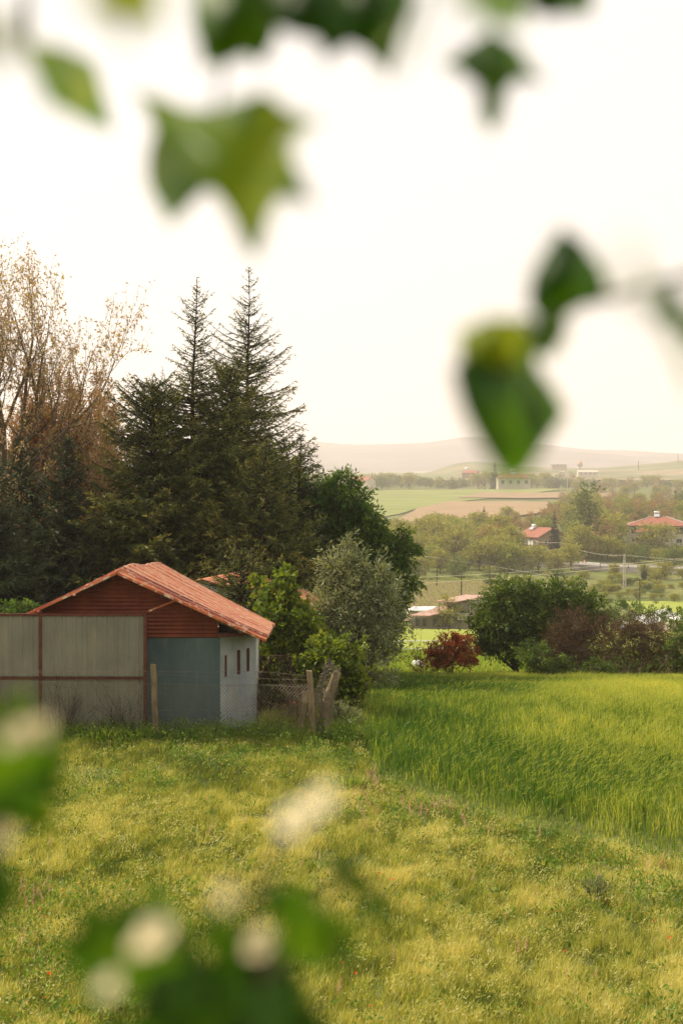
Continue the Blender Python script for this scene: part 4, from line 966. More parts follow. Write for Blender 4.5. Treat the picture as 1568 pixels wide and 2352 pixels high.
# house 1 (left red roof)
d1 = 411; cr = np.array([X(1235, d1), d1]); ph = math.radians(-58); w_, dp_ = 9.4, 10.6
R_ = np.array([[math.cos(ph), -math.sin(ph)], [math.sin(ph), math.cos(ph)]]); ctr = cr-R_@np.array([w_/2, -dp_/2])
z1 = Z(1234, d1)-4.6
h1 = house('house', 'tan house with a red gabled roof, left of the two valley houses', 'house', (ctr[0], ctr[1], z1), ph, w_, dp_, 4.7, 2.5, .5, 'pinkwall', 'farroof',
    wins=[((-2.8,-5.3,3.0),'-y',1.7,1.5), ((0,-5.3,3.0),'-y',1.6,1.5), ((3.0,-5.3,3.0),'-y',1.2,1.5), ((4.7,-2.5,3.0),'x',1.2,1.3), ((4.7,2.3,3.2),'x',1.4,1.4), ((4.7,.3,5.4),'x',1.0,1.1), ((4.7,4.0,3.0),'x',1.0,1.3)], solar=(-2.4,-1.6,6.5,.75), chim=(2.6,3.3,6.2))
m = MB(); m.box((0,-6.1,1.75), (9.4,1.5,.2)); 
for k in range(20): m.box((-4.6+k*.484,-6.8,2.3), (.07,.07,1.0))
m.box((0,-6.8,2.85), (9.4,.1,.1)); m.build('balcony', M['frame'], h1)
for k, x in ((0, 3.0), (1, 4.3)):
    m = MB(); a = np.linspace(0, 2*math.pi, 15)[:-1]; c = np.array([x, -7.3, 3.0]); V = [c+(0,.18,0)]+[c+np.array([math.cos(t)*.55, -.05, math.sin(t)*.75]) for t in a]
    m.add(V, [(0, 1+i, 1+(i+1) % 14) for i in range(14)]); m.add(np.array(V)+(0,.04,0), [(0, 1+(i+1) % 14, 1+i) for i in range(14)])
    m.beam((x, -7.2, 2.3), (x, -7.1, 3.0), .06, .06, up=(0,1,0)); m.build('satellite_dish', M['tank'], h1)
# house 2 (right, hipped)
d2 = 398
h2 = house('house', 'large cream house with a wide red hipped roof at the right edge', 'house', (X(1512, d2+5), d2+5, Z(1206, d2)-6.1), math.radians(-12), 17.0, 13.0, 6.2, 2.1, .8, 'creamwall', 'farroof', hip=True,
    wins=[((-6.9,-6.5,4.7),'-y',1.5,2.0), ((-4.6,-6.5,4.7),'-y',1.5,2.0), ((5.4,-6.5,4.6),'-y',2.2,2.0), ((1.5,-6.5,4.6),'-y',1.6,1.6), ((-6.5,-6.5,2.0),'-y',1.9,1.0), ((-3.6,-6.5,2.0),'-y',1.6,1.0), ((5.4,-6.5,1.8),'-y',1.6,1.2)], solar=(-.6,-.4,8.3,.75), chim=(4.6,-1.2,8.1))
m = MB(); m.slab([(-6.9,-9.2,4.3), (-3.0,-9.2,4.3), (-2.6,-6.4,6.0), (-4.2,-6.4,6.0)], .15); m.slab([(-3.0,-9.2,4.3), (-.8,-6.6,4.3), (-2.55,-6.4,6.02), (-2.6,-6.5,6.0)], .15); m.build('porch_roof', M['farroof'], h2)
m = MB()
for x in (-6.6, -3.3): m.box((x, -9.0, 1.5), (.3, .3, 5.3))
m.box((-4.9,-7.9,2.9), (3.6,2.4,.25)); m.build('porch', M['creamwall'], h2)

# far houses in the tree line and on the hill
def far(name, label, cat, px, row, d, wpx, hpx, rise, wm, rm, rz=0, hip=False, **k):
    u = d/F; w = wpx*u; h = hpx*u; zz = min(Z(row, d), gz(X(px, d), d)+300)
    return house(name, label, cat, (X(px, d), d, zz), rz, w, w*.6, h, rise*u, w*.03, wm, rm, hip=hip, th=.4,
        wins=[((w*f,-w*.3,h*.55),'-y',w*.1,h*.34) for f in (-.36,-.12,.12,.36)], **k)
far('house', 'wide cream two-storey house in the far tree line right of the dark spruce', 'house', 1178, 1120, 1110, 74, 24, 9, 'creamwall', 'farroof', hip=True, solar=(0, 0, 10.6, 2.0))
far('house', 'small brick house with a white solar heater on its roof in the far tree line', 'house', 1080, 1094, 1290, 34, 8, 6, 'pinkwall', 'farroof', rz=-.4, solar=(-4, 0, 4.2, 1.8))
far('house', 'pink-roofed gabled house at the left end of the far tree line', 'house', 833, 1113, 1060, 50, 10, 9, 'creamwall', 'farroof', rz=math.radians(-40))
far('hall', 'pale long hall with a whitish roof on the horizon beside the small nodding conifer', 'building', 752, 1104, 1400, 54, 10, 5, 'pinkwall', 'concrete')
far('house', 'long low white house on the plain under the dry hill', 'house', 1347, 1092, 1700, 44, 8, 4, 'creamwall', 'concrete')
far('building', 'pale flat-topped block building on the crest of the dry hill', 'building', 1282, 1076, 2150, 34, 10, 1, 'pinkwall', 'concrete')
far('building', 'tiny white cube building below the block building on the hill', 'building', 1290, 1092, 1800, 12, 8, 1, 'pinkwall', 'concrete')
m = MB(); c = at(1331, 1066, 2150); a = np.linspace(0, 2*math.pi, 17)[:-1]; prof = [(.02,-4.6),(3,-3.6),(4.4,-1.2),(4.4,1.2),(3,3.6),(.02,4.6)]
m.tube([c+(0,0,z) for _, z in prof], [r for r, _ in prof], 14); m.tube([c+(0,0,-9), c+(0,0,-4.4)], [1.5,1.5], 8)
tag(m.build('water_tank', M['rustroof'], base=c), 'round brown water tank standing on the dry hill', 'water tank')

# barn
barn = thing('barn', 'rusty-roofed open barn with grey walls and a lower wing in the valley', 'barn', at(1030, 1447, 200))
def quadroof(pts, th, nm, mat, par):
    return MB().slab([at(*p) for p in pts], th).build(nm, mat, par)
quadroof([(1001,1380,197),(1045,1382,195),(1121,1368,203),(1069,1365,206)], .12, 'upper_roof', M['rustroof'], barn)
quadroof([(938,1413,194),(984,1414,193),(1027,1404,197),(1027,1389,200)], .12, 'lower_roof', M['rustroof'], barn)
quadroof([(930,1402,197),(986,1402,197),(1003,1392.5,201),(949,1393,201)], .12, 'white_roof', M['whiteroof'], barn)
def pbox(px0, r0, px1, r1, d, dep, nm, mat, par):
    a = at(px0, r1, d); b = at(px1, r0, d); return MB().box(((a[0]+b[0])/2, d+dep/2, (a[2]+b[2])/2), (b[0]-a[0], dep, b[2]-a[2])).build(nm, mat, par)
pbox(1026, 1383, 1108, 1410, 198.5, 3.2, 'upper_wall', M['greywall'], barn)
pbox(944, 1414, 1082, 1452, 196.5, 4.5, 'lower_wall', M['greywall'], barn)
pbox(1018, 1407.5, 1056, 1410, 195.4, 6, 'floor_slab', M['concrete'], barn)
pbox(1050, 1409, 1080, 1424, 195.9, .4, 'parapet', M['creamwall'], barn)
pbox(936, 1403, 960, 1412, 198, 3, 'white_wall', M['creamwall'], barn)
for px in (1009, 1044, 1074): pbox(px-.8, 1382, px+.8, 1408, 196.2, .12, 'post', M['darkwood'], barn)
m = MB(); m.beam(at(1044,1404,197.8), at(1076,1380,199), .12, .12); m.beam(at(1076,1380,199), at(1105,1398,198), .12, .12); m.build('roof_truss', M['concrete'], barn)
for px in (958, 974, 998, 1022): pbox(px-4, 1421, px+4, 1438, 196.2, .2, 'window', M['glass'], barn)
# white-roofed gabled house
wh = thing('house', 'white-roofed gabled farmhouse with tan end wall behind the brown hedge', 'house', at(1440, 1460, 170))
q = [at(1402,1432,170), at(1443,1416.5,170), at(1477,1432,170)]; back = np.array([6.5, 9, 0])
m = MB(); V = [q[0], q[1], q[2], q[2]-(0,0,2.5), q[0]-(0,0,2.5)]; V = V+[v+back for v in V]
m.add(V, [(0,1,2),(5,7,6)]); m.add(V, [(0,2,3,4),(5,9,8,7),(2,7,8,3),(0,4,9,5)]); m.build('wall', M['pinkwall'], wh)
o_ = np.array([0,-.3,.06]); m = MB(); m.slab([q[0]+o_-(.3,0,.12), q[1]+o_, q[1]+back+(0,.3,.06), q[0]+back-(.3,-.3,.12)], .1); m.slab([q[1]+o_+(.004,0,0), q[2]+o_+(.3,0,-.12), q[2]+back+(.3,.3,-.12), q[1]+back+(.004,.3,.06)], .1); m.build('roof', M['whiteroof'], wh)
m = MB(); m.tube([at(1427,1430,168.5), at(1442,1431,168.5)], .18, 8); f_ = m.build('solar_water_heater', M['tank'], wh)
MB().slab([at(1420,1444,167.2), at(1431,1446,167.2), at(1438,1434,168.3), at(1427,1433,168.3)], .06).build('collector', M['panel'], f_)
far2 = thing('outbuilding', 'white sheet roof of an outbuilding behind the hedge at the right edge', 'outbuilding', at(1575, 1450, 165))
MB().slab([at(1530,1424,164), at(1660,1426,164), at(1650,1412,168), at(1545,1412,168)], .1).build('roof', M['whiteroof'], far2)
pbox(1536, 1424, 1650, 1460, 165, 3, 'wall', M['creamwall'], far2)

# ------------------------------------------------------------------ poles, cables, small valley things
def pole(px, r0, r1, d, label, kind='wood', lamp=0):
    a = at(px, r1, d); b = at(px, r0, d); a[2] -= 1.0; r = max(.10, d*.00022)
    o = thing('street_lamp' if lamp else 'power_pole', label, 'lamp post' if lamp else 'power pole', a)
    if kind == 'lattice':
        m = MB(); w0, w1 = .55, .25
        for sx, sy in ((-1,-1),(1,-1),(1,1),(-1,1)): m.beam(a+(sx*w0/2, sy*w0/2, 0), b+(sx*w1/2, sy*w1/2, 0), .11, .11, up=(0,1,0))
        n = 9
        for k in range(n):
            p = a+(b-a)*k/n; q = a+(b-a)*(k+1)/n; wa = w0+(w1-w0)*k/n; s = 1 if k % 2 else -1
            m.beam(p+(-s*wa/2, -wa/2, 0), q+(s*wa/2, -wa/2, 0), .09, .09, up=(0,1,0)); m.beam(p+(s*wa/2, wa/2, 0), q+(-s*wa/2, wa/2, 0), .09, .09, up=(0,1,0))
        m.build('mast', M['concrete'], o)
    else: MB().tube([a, b], [r*1.2, r*.8], 7).build('mast', M['darkwood' if kind == 'wood' else 'concrete'], o)
    if lamp: 
        e = b+np.array([lamp*1.6*r/.12, 0, .5]); MB().tube([b, e], r*.6, 5).build('arm', M['concrete'], o); MB().box(e+(lamp*.4, 0, 0), (1.1, .5, .3)).build('lamp_head', M['tank'], o)
    elif d < 1000: MB().box(b-(0,0,.3), (max(1.3, r*8), r*1.3, r*1.3)).build('crossarm', M['darkwood'], o)
    return b
pl = pole(1433, 1273, 1345, 300, 'steel lattice power pole standing in front of the road', 'lattice')
pole(1468, 1329, 1384, 255, 'thin timber pole in the lower field right of the lattice pole')
pole(1059, 1322, 1362, 245, 'thin timber pole behind the rusty barn roof')
pole(1124, 1296, 1332, 310, 'timber pole at the right end of the vineyard')
pole(1003, 1300, 1335, 300, 'timber pole at the left end of the vineyard')
pole(1290, 1243, 1285, 385, 'street lamp in front of the left red-roofed house', 'concrete', 1)
pole(1117, 1208, 1240, 440, 'street lamp among the trees left of the red-roofed houses', 'concrete', 1)
pole(1050, 1194, 1225, 470, 'street lamp among the trees below the ploughed field', 'concrete', -1)
pole(1302, 1084, 1127, 1090, 'tall thin pole in the far tree line', 'concrete')
pole(854, 1085, 1112, 1090, 'pole at the left end of the far tree line', 'wood')
pole(1465, 1058, 1078, 1800, 'lone pole on the skyline of the dry hill', 'wood')
pole(1487, 1091, 1108, 1500, 'lone pole on the green slope below the dry hill', 'wood')
pole(1556, 1044, 1062, 2300, 'lone pole on the skyline at the right edge', 'wood')
def cable(label, pts, sag=.0, r=.03):
    P = []
    for (a, b) in zip(pts[:-1], pts[1:]):
        a = at(*a); b = at(*b); t = np.linspace(0, 1, 14); q = a+(b-a)*t[:, None]; q[:, 2] -= sag*np.linalg.norm(b-a)*4*t*(1-t); P.append(q)
    m = MB()
    for q in P: m.segs(q[:-1], q[1:], r, r, 4)
    tag(m.build('power_cable', M['palewire'], base=P[0][0]), label, 'cable', 'power cables across the valley')
cable('power cable from the street lamp to the lattice pole', [(1290,1247,385),(1433,1275,300)], .012, .028)
cable('power cable ending at the street lamp by the left red-roofed house', [(925,1219,500),(1117,1228,440),(1290,1247,385)], .010, .032)
cable('power cable from the lattice pole out to the right picture edge', [(1433,1275,300),(1640,1289,290)], .008, .024)
cable('upper of the two long cables crossing the whole valley in front of the vineyard', [(700,1336,150),(1640,1275,150)], .010, .014)
cable('lower of the two long cables crossing the whole valley in front of the vineyard', [(700,1352,150),(1640,1277,152)], .012, .014)
cable('cable between the timber poles over the vineyard', [(930,1268,330),(1003,1281,300),(1124,1299,310),(1290,1326,300)], .006, .02)
cable('thin cable on the horizon left of the far tree line', [(640,1088,1100),(854,1088,1090),(1010,1092,1080)], .004, .06)
gr = thing('guard_rail', 'dark guard rail along the near side of the road at the right edge', 'guard rail', (X(1548, 288), RY(X(1548,288))-6.2, -19))
m = MB(); xa = np.linspace(62, 92, 16); ya = RY(xa)-6.3; za = np.interp(ya, PROF[:,0], PROF[:,1])+1.9+(fbm(xa/60, ya/60, 5)-.5)*2.2
for k in range(15): m.beam((xa[k],ya[k],za[k]), (xa[k+1],ya[k+1],za[k+1]), .08, .32)
m.build('rail', M['concrete'], gr)
for k in range(16): MB().box((xa[k], ya[k]+.1, za[k]-.4), (.14,.1,1.0)).build('post', M['darkwood'], gr)
sg = thing('warning_sign', 'triangular red-bordered warning sign beside the road', 'road sign', at(1341, 1302, 352))
c = at(1341, 1291.5, 352); tri = lambda s, y: np.array([c+(-s, y, -s*.58), c+(s, y, -s*.58), c+(0, y, s*1.15)])
m = MB(); a_ = tri(.75, 0); m.add(np.concatenate([a_, a_+(0,.05,0)]), [(0,1,2),(3,5,4)]); m.add(np.concatenate([a_, a_+(0,.05,0)]), [(0,3,4,1),(1,4,5,2),(2,5,3,0)]); m.build('border', M['brick'], sg)
m = MB(); a_ = tri(.48, -.01); m.add(a_, [(0,1,2)]); m.build('face', M['tank'], sg)
MB().box((c[0], c[1]+.1, c[2]-1.3), (.09,.09,2.2)).build('post', M['concrete'], sg)
for row, p0, p1, lab in ((1498, 800, 1250, 'long white irrigation pipe lying across the green field, nearer of two'), (1480, 900, 1200, 'long white irrigation pipe lying across the green field, farther of two')):
    d = gy(row, 55, 200); xx = np.linspace(X(p0, d), X(p1, d), 30); P = np.stack([xx, np.full(30, d)+np.sin(xx)*.15, ground(xx, np.full(30, d))+.22], 1)
    m = MB(); m.segs(P[:-1], P[1:], .035, .035, 6); tag(m.build('irrigation_pipe', M['tank'], base=P[0]), lab, 'pipe')
m = MB(); c = np.array([X(958, 63), 63, gz(X(958,63),63)+.35]); 
V0, F0 = grid(np.linspace(0, 2*math.pi, 15), np.linspace(-1.4, 1.4, 8), lambda a, b: a*0)
Vs = np.stack([np.cos(V0[:,0])*np.cos(V0[:,1])*.24, np.sin(V0[:,0])*np.cos(V0[:,1])*.2, np.sin(V0[:,1])*.18], 1)*(1+.25*(fbm(V0[:,0]*1.2, V0[:,1]*2, 3)[:,None]-.5))
m.add(Vs+c, F0); m.add(Vs*.6+c+(.3,0,-.1), F0); tag(m.build('sack', M['tank'], base=c-(0,0,.3), smooth=True), 'white sack lying left of the rust red bush', 'sack')

# ------------------------------------------------------------------ grass
def yb(x): return np.interp(x, [.1,.32,.66,1.53,2.5,4.7,7,20], [30,28.75,25.1,23.2,22,19.6,17.5,9])
def inwheat(x, y): return (y > yb(x)) & (x > np.interp(y, [28,33,49], [.3,.5,1.3])) & (y < 54+np.sin(x*1.3)*.6)
def blades(mb, P, h, w, az, lean, tint, seg=1):
    N = len(P); sd = rng.uniform(0, 6.283, N); S_ = np.stack([np.cos(sd), np.sin(sd), np.zeros(N)], 1)*w[:, None]*.5
    Dv = np.stack([np.cos(az), np.sin(az), np.zeros(N)], 1)*(lean*h)[:, None]
    up = np.stack([np.zeros(N), np.zeros(N), h], 1)
    if seg == 1:
        V = np.stack([P-S_, P+S_, P+up+Dv], 1); b = (np.arange(N)*3)[:, None]+np.arange(3); mb.add(V.reshape(-1,3), b, np.repeat(tint, 3))
    else:
        mid = P+up*.62+Dv*.35; tip = P+up*(1-lean[:, None]*.25)+Dv
        V = np.stack([P-S_*.7, P+S_*.7, mid+S_, mid-S_, tip], 1); b = (np.arange(N)*5)[:, None]
        n0 = mb.n; mb.add(V.reshape(-1,3), b+np.array([0,1,2,3]), np.repeat(tint, 5)); mb.Fc.append(b+np.array([3,2,4])+n0)
def trap(n, y0, y1, m=.262, pad=1.2, pw=1.0):
    u = rng.random(n); y = np.sqrt(y0**2+(y1**2-y0**2)*u**pw); x = rng.uniform(-1, 1, n)*(m*y+pad); return x, y
x, y = trap(780000, 12.5, 32, pw=1.2)
wh_ = inwheat(x, y); keep = ~wh_ & (y < 31.5) & ~((y > 29.2) & (x > -7.4) & (x < -1.7))
x, y = x[keep], y[keep]
den = fbm(x*1.3, y*.9, 31, 4); bare_ = fbm(x*.9+7, y*.7, 47, 3)
hf0 = fbm(x*5.5, y*3.6, 211, 3); keep = rng.random(len(x)) < np.clip((bare_-.25)*6, .12, 1)*np.clip((hf0-.30)*7, .12, 1)
x, y, den = x[keep], y[keep], den[keep]
z = ground(x, y); N = len(x)
big = fbm(x*.35, y*.25, 71, 3)
tall = np.clip((y-27.3)/1.2, 0, 1)*.9                   # ranker growth at the foot of the fence
path = np.exp(-((x-.2-(y-26)*.05)/.7)**2)*((y > 22) & (y < 29))
hf = fbm(x*5.5, y*3.6, 211, 3)
h = (.03+.07*den+.11*np.clip(hf-.25, 0, 1)+.06*rng.random(N))*(1+tall*1.2)*(1+.35*big)*(1-.15*path)
t = np.clip((den-.5)*1.0+.42+rng.normal(size=N)*.20+(big-.5)*.7+(hf-.5)*.8-tall*.20+.12*np.clip((22-y)/8, -.4, 1), 0, 1)
mb = MB(); blades(mb, np.stack([x, y, z-.01], 1), h, .007+.008*rng.random(N), rng.normal(size=N)*1.4-.2, np.abs(rng.normal(size=N))*.5+.1, t)
tag(mb.build('meadow_grass', M['meadow']), 'sunlit yellow-green meadow grass in front of the shed', 'grass', kind='stuff')
# pale silky seed heads drifting in patches
x, y = trap(330000, 12.5, 28, pw=1.1); f = fbm(x*.55, y*.5, 83, 3)+(fbm(x*6, y*4, 87, 2)-.5)*1.1; keep = (~inwheat(x, y)) & (rng.random(len(x)) < np.clip((f-.44)*1.7, .01, .7)); x, y = x[keep], y[keep]; N = len(x)
mb = MB(); P = np.stack([x, y, ground(x, y)+.06+rng.random(N)*.12], 1)
U = np.stack([rng.normal(size=N)*.45+.3, rng.normal(size=N)*.4-.1, rng.normal(size=N)*.4+.6], 1)
mb.diamonds(P, U, .03+.04*rng.random(N), .006+.005*rng.random(N), rng.random(N))
tag(mb.build('seed_heads', M['seeds']), 'pale drooping seed heads drifting over the meadow', 'grass', kind='stuff')
# broad-leaved weeds: clumps
x, y = trap(5200, 12.5, 29.5); f = fbm(x*.5+3, y*.45, 97, 3); keep = ~inwheat(x, y) & (rng.random(len(x)) < np.clip((f-.40)*4, .12, 1)); x, y = x[keep], y[keep]
nx_ = rng.uniform(-9, .6, 900); ny_ = rng.normal(size=900)*.35+28.4; x = np.concatenate([x, nx_]); y = np.concatenate([y, ny_]); hh_ = np.concatenate([np.full(len(x)-900, .16), rng.uniform(.15, .5, 900)])
idx = np.repeat(np.arange(len(x)), 26); N = len(idx); g = rng.normal(size=(N, 3)); hz = hh_[idx]
P = np.stack([x[idx]+g[:,0]*.07, y[idx]+g[:,1]*.07, ground(x[idx], y[idx])+.02+rng.random(N)*hz], 1); cl = rng.random(len(x))
mb = MB(); mb.diamonds(P, g*.7+(0,0,.5), .03+.05*rng.random(N), .015+.016*rng.random(N), np.clip(cl[idx]*.6+rng.random(N)*.4, 0, 1))
tag(mb.build('weeds', M['weeds']), 'leafy green weeds growing through the meadow and along the fence', 'weeds', kind='stuff')
# wheat / barley
x, y = trap(430000, 16.5, 54.8, pw=1.0, pad=2.5); keep = inwheat(x, y) & (((x-1.75)/.42)**2+((y-37.2)/1.0)**2 > 1); x, y = x[keep], y[keep]; N = len(x)
edge = np.clip((y-yb(x)+1.2*(fbm(x*1.3, y*1.1, 161, 3)-.5))/2.2, .25, 1); n1 = fbm(x*.5, y*.35, 121, 3); n2 = fbm(x*2.2, y*1.2, 131, 2)
n3 = fbm(x*.25+11, y*.16, 171, 3)
h = (.22+.22*n1+.13*rng.random(N)+.10*(n3-.5))*edge
wind = .35+.5*n1
mb = MB(); blades(mb, np.stack([x, y, ground(x, y)-.02], 1), h, .006+.006*rng.random(N)+.00012*y, rng.uniform(0, 6.283, N), np.clip(np.abs(rng.normal(size=N))*.20+.05, 0, .7), np.clip(.43+(n2-.5)*.7+(n3-.5)*1.3+rng.normal(size=N)*.24+np.clip((x-3)/10, 0, .12)-.28*np.exp(-((x-2.6)/2.6)**2-((y-43)/7.5)**2), 0, 1), 2)  # last tint term darkens back-left blades: tree shade put into the colour
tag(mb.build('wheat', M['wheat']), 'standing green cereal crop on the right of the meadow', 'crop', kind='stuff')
silk = np.exp(-(((x-5.2)/2.6)**2+((y-25.5)/2.6)**2))+.8*np.exp(-(((x-8)/3)**2+((y-34)/6)**2))
k = rng.random(N) < np.clip(.03+.30*silk+np.clip((fbm(x*.5+5, y*.3, 141, 3)-.5)*1.2, 0, .25)*np.clip((x-2.5)/3, 0, 1), .01, .4)
xe, ye, he = x[k], y[k], h[k]; n = len(xe)
P = np.stack([xe, ye, ground(xe, ye)+he*.86], 1); U = np.stack([.55+rng.normal(size=n)*.22, -.15+rng.normal(size=n)*.22, .55+rng.normal(size=n)*.2], 1)
mb = MB(); mb.diamonds(P, U, .05+.03*rng.random(n), .010, .1+.6*rng.random(n))
i2 = np.repeat(np.arange(n), 3); mb.tris(P[i2]+U[i2]*.04, U[i2]+rng.normal(size=(len(i2), 3))*.16, .09+.05*rng.random(len(i2)), .003, .2+.7*rng.random(len(i2)))
tag(mb.build('barley_ears', M['ears']), 'silky yellow-green bearded ears leaning over the crop', 'crop', kind='stuff')
# tall loose grass in the green field just behind the crop
x = rng.uniform(-3, 22, 60000); y = rng.uniform(52, 82, 60000); mb = MB(); N = len(x)
blades(mb, np.stack([x, y, ground(x, y)+.08], 1), .22+.2*rng.random(N), .02+.02*rng.random(N), rng.normal(size=N), np.abs(rng.normal(size=N))*.3, np.clip(.45+rng.normal(size=N)*.2, 0, 1))
tag(mb.build('field_grass', M['wheat']), 'bright grass of the field just behind the hedge', 'grass', kind='stuff')
# grass tussocks
def tussock(name, label, x, y, r, h, n, mat, lean=.5, cat='grass tussock'):
    q = np.clip(rng.normal(size=(n, 2)), -1.5, 1.5)*r*.5; xx = x+q[:, 0]; yy = y+q[:, 1]; mb = MB()
    blades(mb, np.stack([xx, yy, ground(xx, yy)-.01], 1), h*rng.uniform(.5, 1.1, n), np.full(n, .012), np.arctan2(q[:, 1], q[:, 0])+rng.normal(size=n)*.5, np.full(n, lean)*rng.uniform(.3, 1.3, n), np.clip(.4+rng.normal(size=n)*.25, 0, 1), 2)
    return tag(mb.build(name, M[mat], base=(x, y, 0)), label, cat)
def gp2(px, row): d = F*CAMZ/(row-HY); return X(px, d), d
for (px, row, r, h, mt, lab) in [(800, 1815, .35, .30, 'wheat', 'dark green grass tussock at the meadow edge left of the crop corner'),
        (1245, 1995, .22, .18, 'weeds', 'small dark weed tuft in the right meadow below the crop edge'), (1075, 1925, .45, .2, 'weeds', 'bright green leafy patch below the corner of the crop'),
        (240, 1712, .5, .5, 'wheat', 'dark tall tussock at the foot of the sheet fence, left of centre'), (310, 1712, .4, .45, 'wheat', 'dark tall tussock at the foot of the sheet fence near its right post'),
        (690, 1712, .4, .35, 'wheat', 'dark tussock at the foot of the wooden brace')]:
    xx, yy = gp2(px, row); tussock('grass_tussock', lab, xx, yy, r, h, 420, mt)
# grey-leaved plant
xx, yy = gp2(1370, 2075)
pl_ = thing('grey_leaved_plant', 'grey-green narrow-leaved plant standing alone in the right foreground meadow', 'plant', (xx, yy, 0))
st = MB(); lf = MB(); rg = np.random.default_rng(5)
for i in range(22):
    a = rg.uniform(0, 6.28); e = np.array([xx+math.cos(a)*rg.uniform(.04, .25), yy+math.sin(a)*.14, rg.uniform(.2, .34)]); b = np.array([xx+math.cos(a)*.03, yy, 0]); st.segs([b], [e], .004, .002, 3)
    n = 12; s = rg.uniform(.4, 1.03, (n, 1)); P = b*(1-s)+e*s; U = (e-b)/np.linalg.norm(e-b)*.7+rg.normal(size=(n, 3))*.5; lf.diamonds(P, U, .075, .013, rg.uniform(0, .75, n))
st.build('stem', M['bark'], pl_); lf.build('foliage', M['silver'], pl_)
# poppies and pink flower spikes: one of each, then copies
pop = MB(); pop.segs([(0,0,0)], [(0,0,.2)], .002, .0015, 3)
for k in range(5):
    a = k*1.257; c, s = math.cos(a), math.sin(a); pop.add([(0,0,.2), (c*.018-s*.016, s*.018+c*.016, .215), (c*.032, s*.032, .222), (c*.018+s*.016, s*.018-c*.016, .215)], [(0,1,2,3)], .5)
spk = MB(); spk.segs([(0,0,0)], [(0,0,.3)], .003, .002, 3)
for k in range(30):
    a = k*2.4; zz = .12+k*.0062; r = .018*(1.3-k/30.); spk.diamonds([(math.cos(a)*.004, math.sin(a)*.004, zz)], np.array([[math.cos(a), math.sin(a), .5]]), r, .012, rng.random())
PO = tag(pop.build('poppy', M['redpetal']), 'small red poppy in the short meadow grass', 'flower', 'red poppies in the meadow')
SP = tag(spk.build('pink_flower', M['pinkpetal']), 'pink flower spike standing in the meadow', 'flower', 'pink flower spikes in the meadow')
def place(o, first, x, y, s):
    c = o if first else o.copy()
    if not first: COL.objects.link(c)
    c.location = (x, y, gz(x, y)); c.scale = (s, s, s); c.rotation_euler = (rng.normal()*.25, rng.normal()*.25, rng.uniform(0, 6.28))
pp = [(940,1990),(960,1975),(905,2015),(45,2000),(120,2030),(215,2030),(480,2080),(505,2000),(300,1880),(640,1915),(1115,1990),(845,2130),(1230,2310),(420,1960),(1500,2110)]
pp += [(rng.uniform(0, 1568), rng.uniform(1830, 2345)) for _ in range(30)]
for i, (px, row) in enumerate(pp):
    x, y = gp2(px, row+26)
    if not inwheat(np.array(x), np.array(y)): place(PO, i == 0, x, y, rng.uniform(.4, .75))
sp = [(90+rng.normal()*22, 2060+rng.normal()*18) for _ in range(12)]+[(985+rng.normal()*75, 1858+rng.normal()*14) for _ in range(34)]+[(850+rng.normal()*20, 1790+rng.normal()*26) for _ in range(16)]
sp += [(820,1900),(845,1895),(860,1905),(1235,1915),(1250,1905),(1240,1925),(1480,1990),(1505,1985),(1530,1995),(1190,2190),(1210,2180),(905,2210),(1070,1900),(1130,1905),(1400,1985),(1380,2020)]
sp += [(rng.uniform(0, 1568), rng.uniform(1800, 2340)) for _ in range(24)]
for i, (px, row) in enumerate(sp):
    x, y = gp2(px, row+20)
    if not inwheat(np.array(x), np.array(y)) or i < 1: place(SP, i == 0, x, y, rng.uniform(.7, 1.1))

# ------------------------------------------------------------------ out-of-focus hawthorn around the camera
def lobed(n_l=5, wide=1.0, sd=0):
    """outline of a lobed leaf of length 1 (base at 0,0, tip at 0,1)"""
    r = np.random.default_rng(sd)
    tips = [(-.22,.20,.13),(-.52,.42,.10),(-.40,.74,.09)]
    L = [(0, 0), (-.12,-.03), (-.36,-.02), (-.66,.06), (-.52,.18), (-.33,.28), (-.42,.46), (-.54,.68), (-.40,.70), (-.20,.60), (-.15,.78), (-.07,.92), (0, 1)]
    pts = [(x*wide*(1+r.normal()*.05), y) for x, y in L]; pts += [(-x*(1+r.normal()*.08), y+r.normal()*.015) for x, y in pts[-2:0:-1]]
    return np.array(pts)
def oval(w=.45):
    a = np.linspace(0, 2*math.pi, 21)[:-1]; return np.array([(math.sin(t)*w/2*(1+.12*math.cos(t)), .5-.5*math.cos(t)) for t in a])
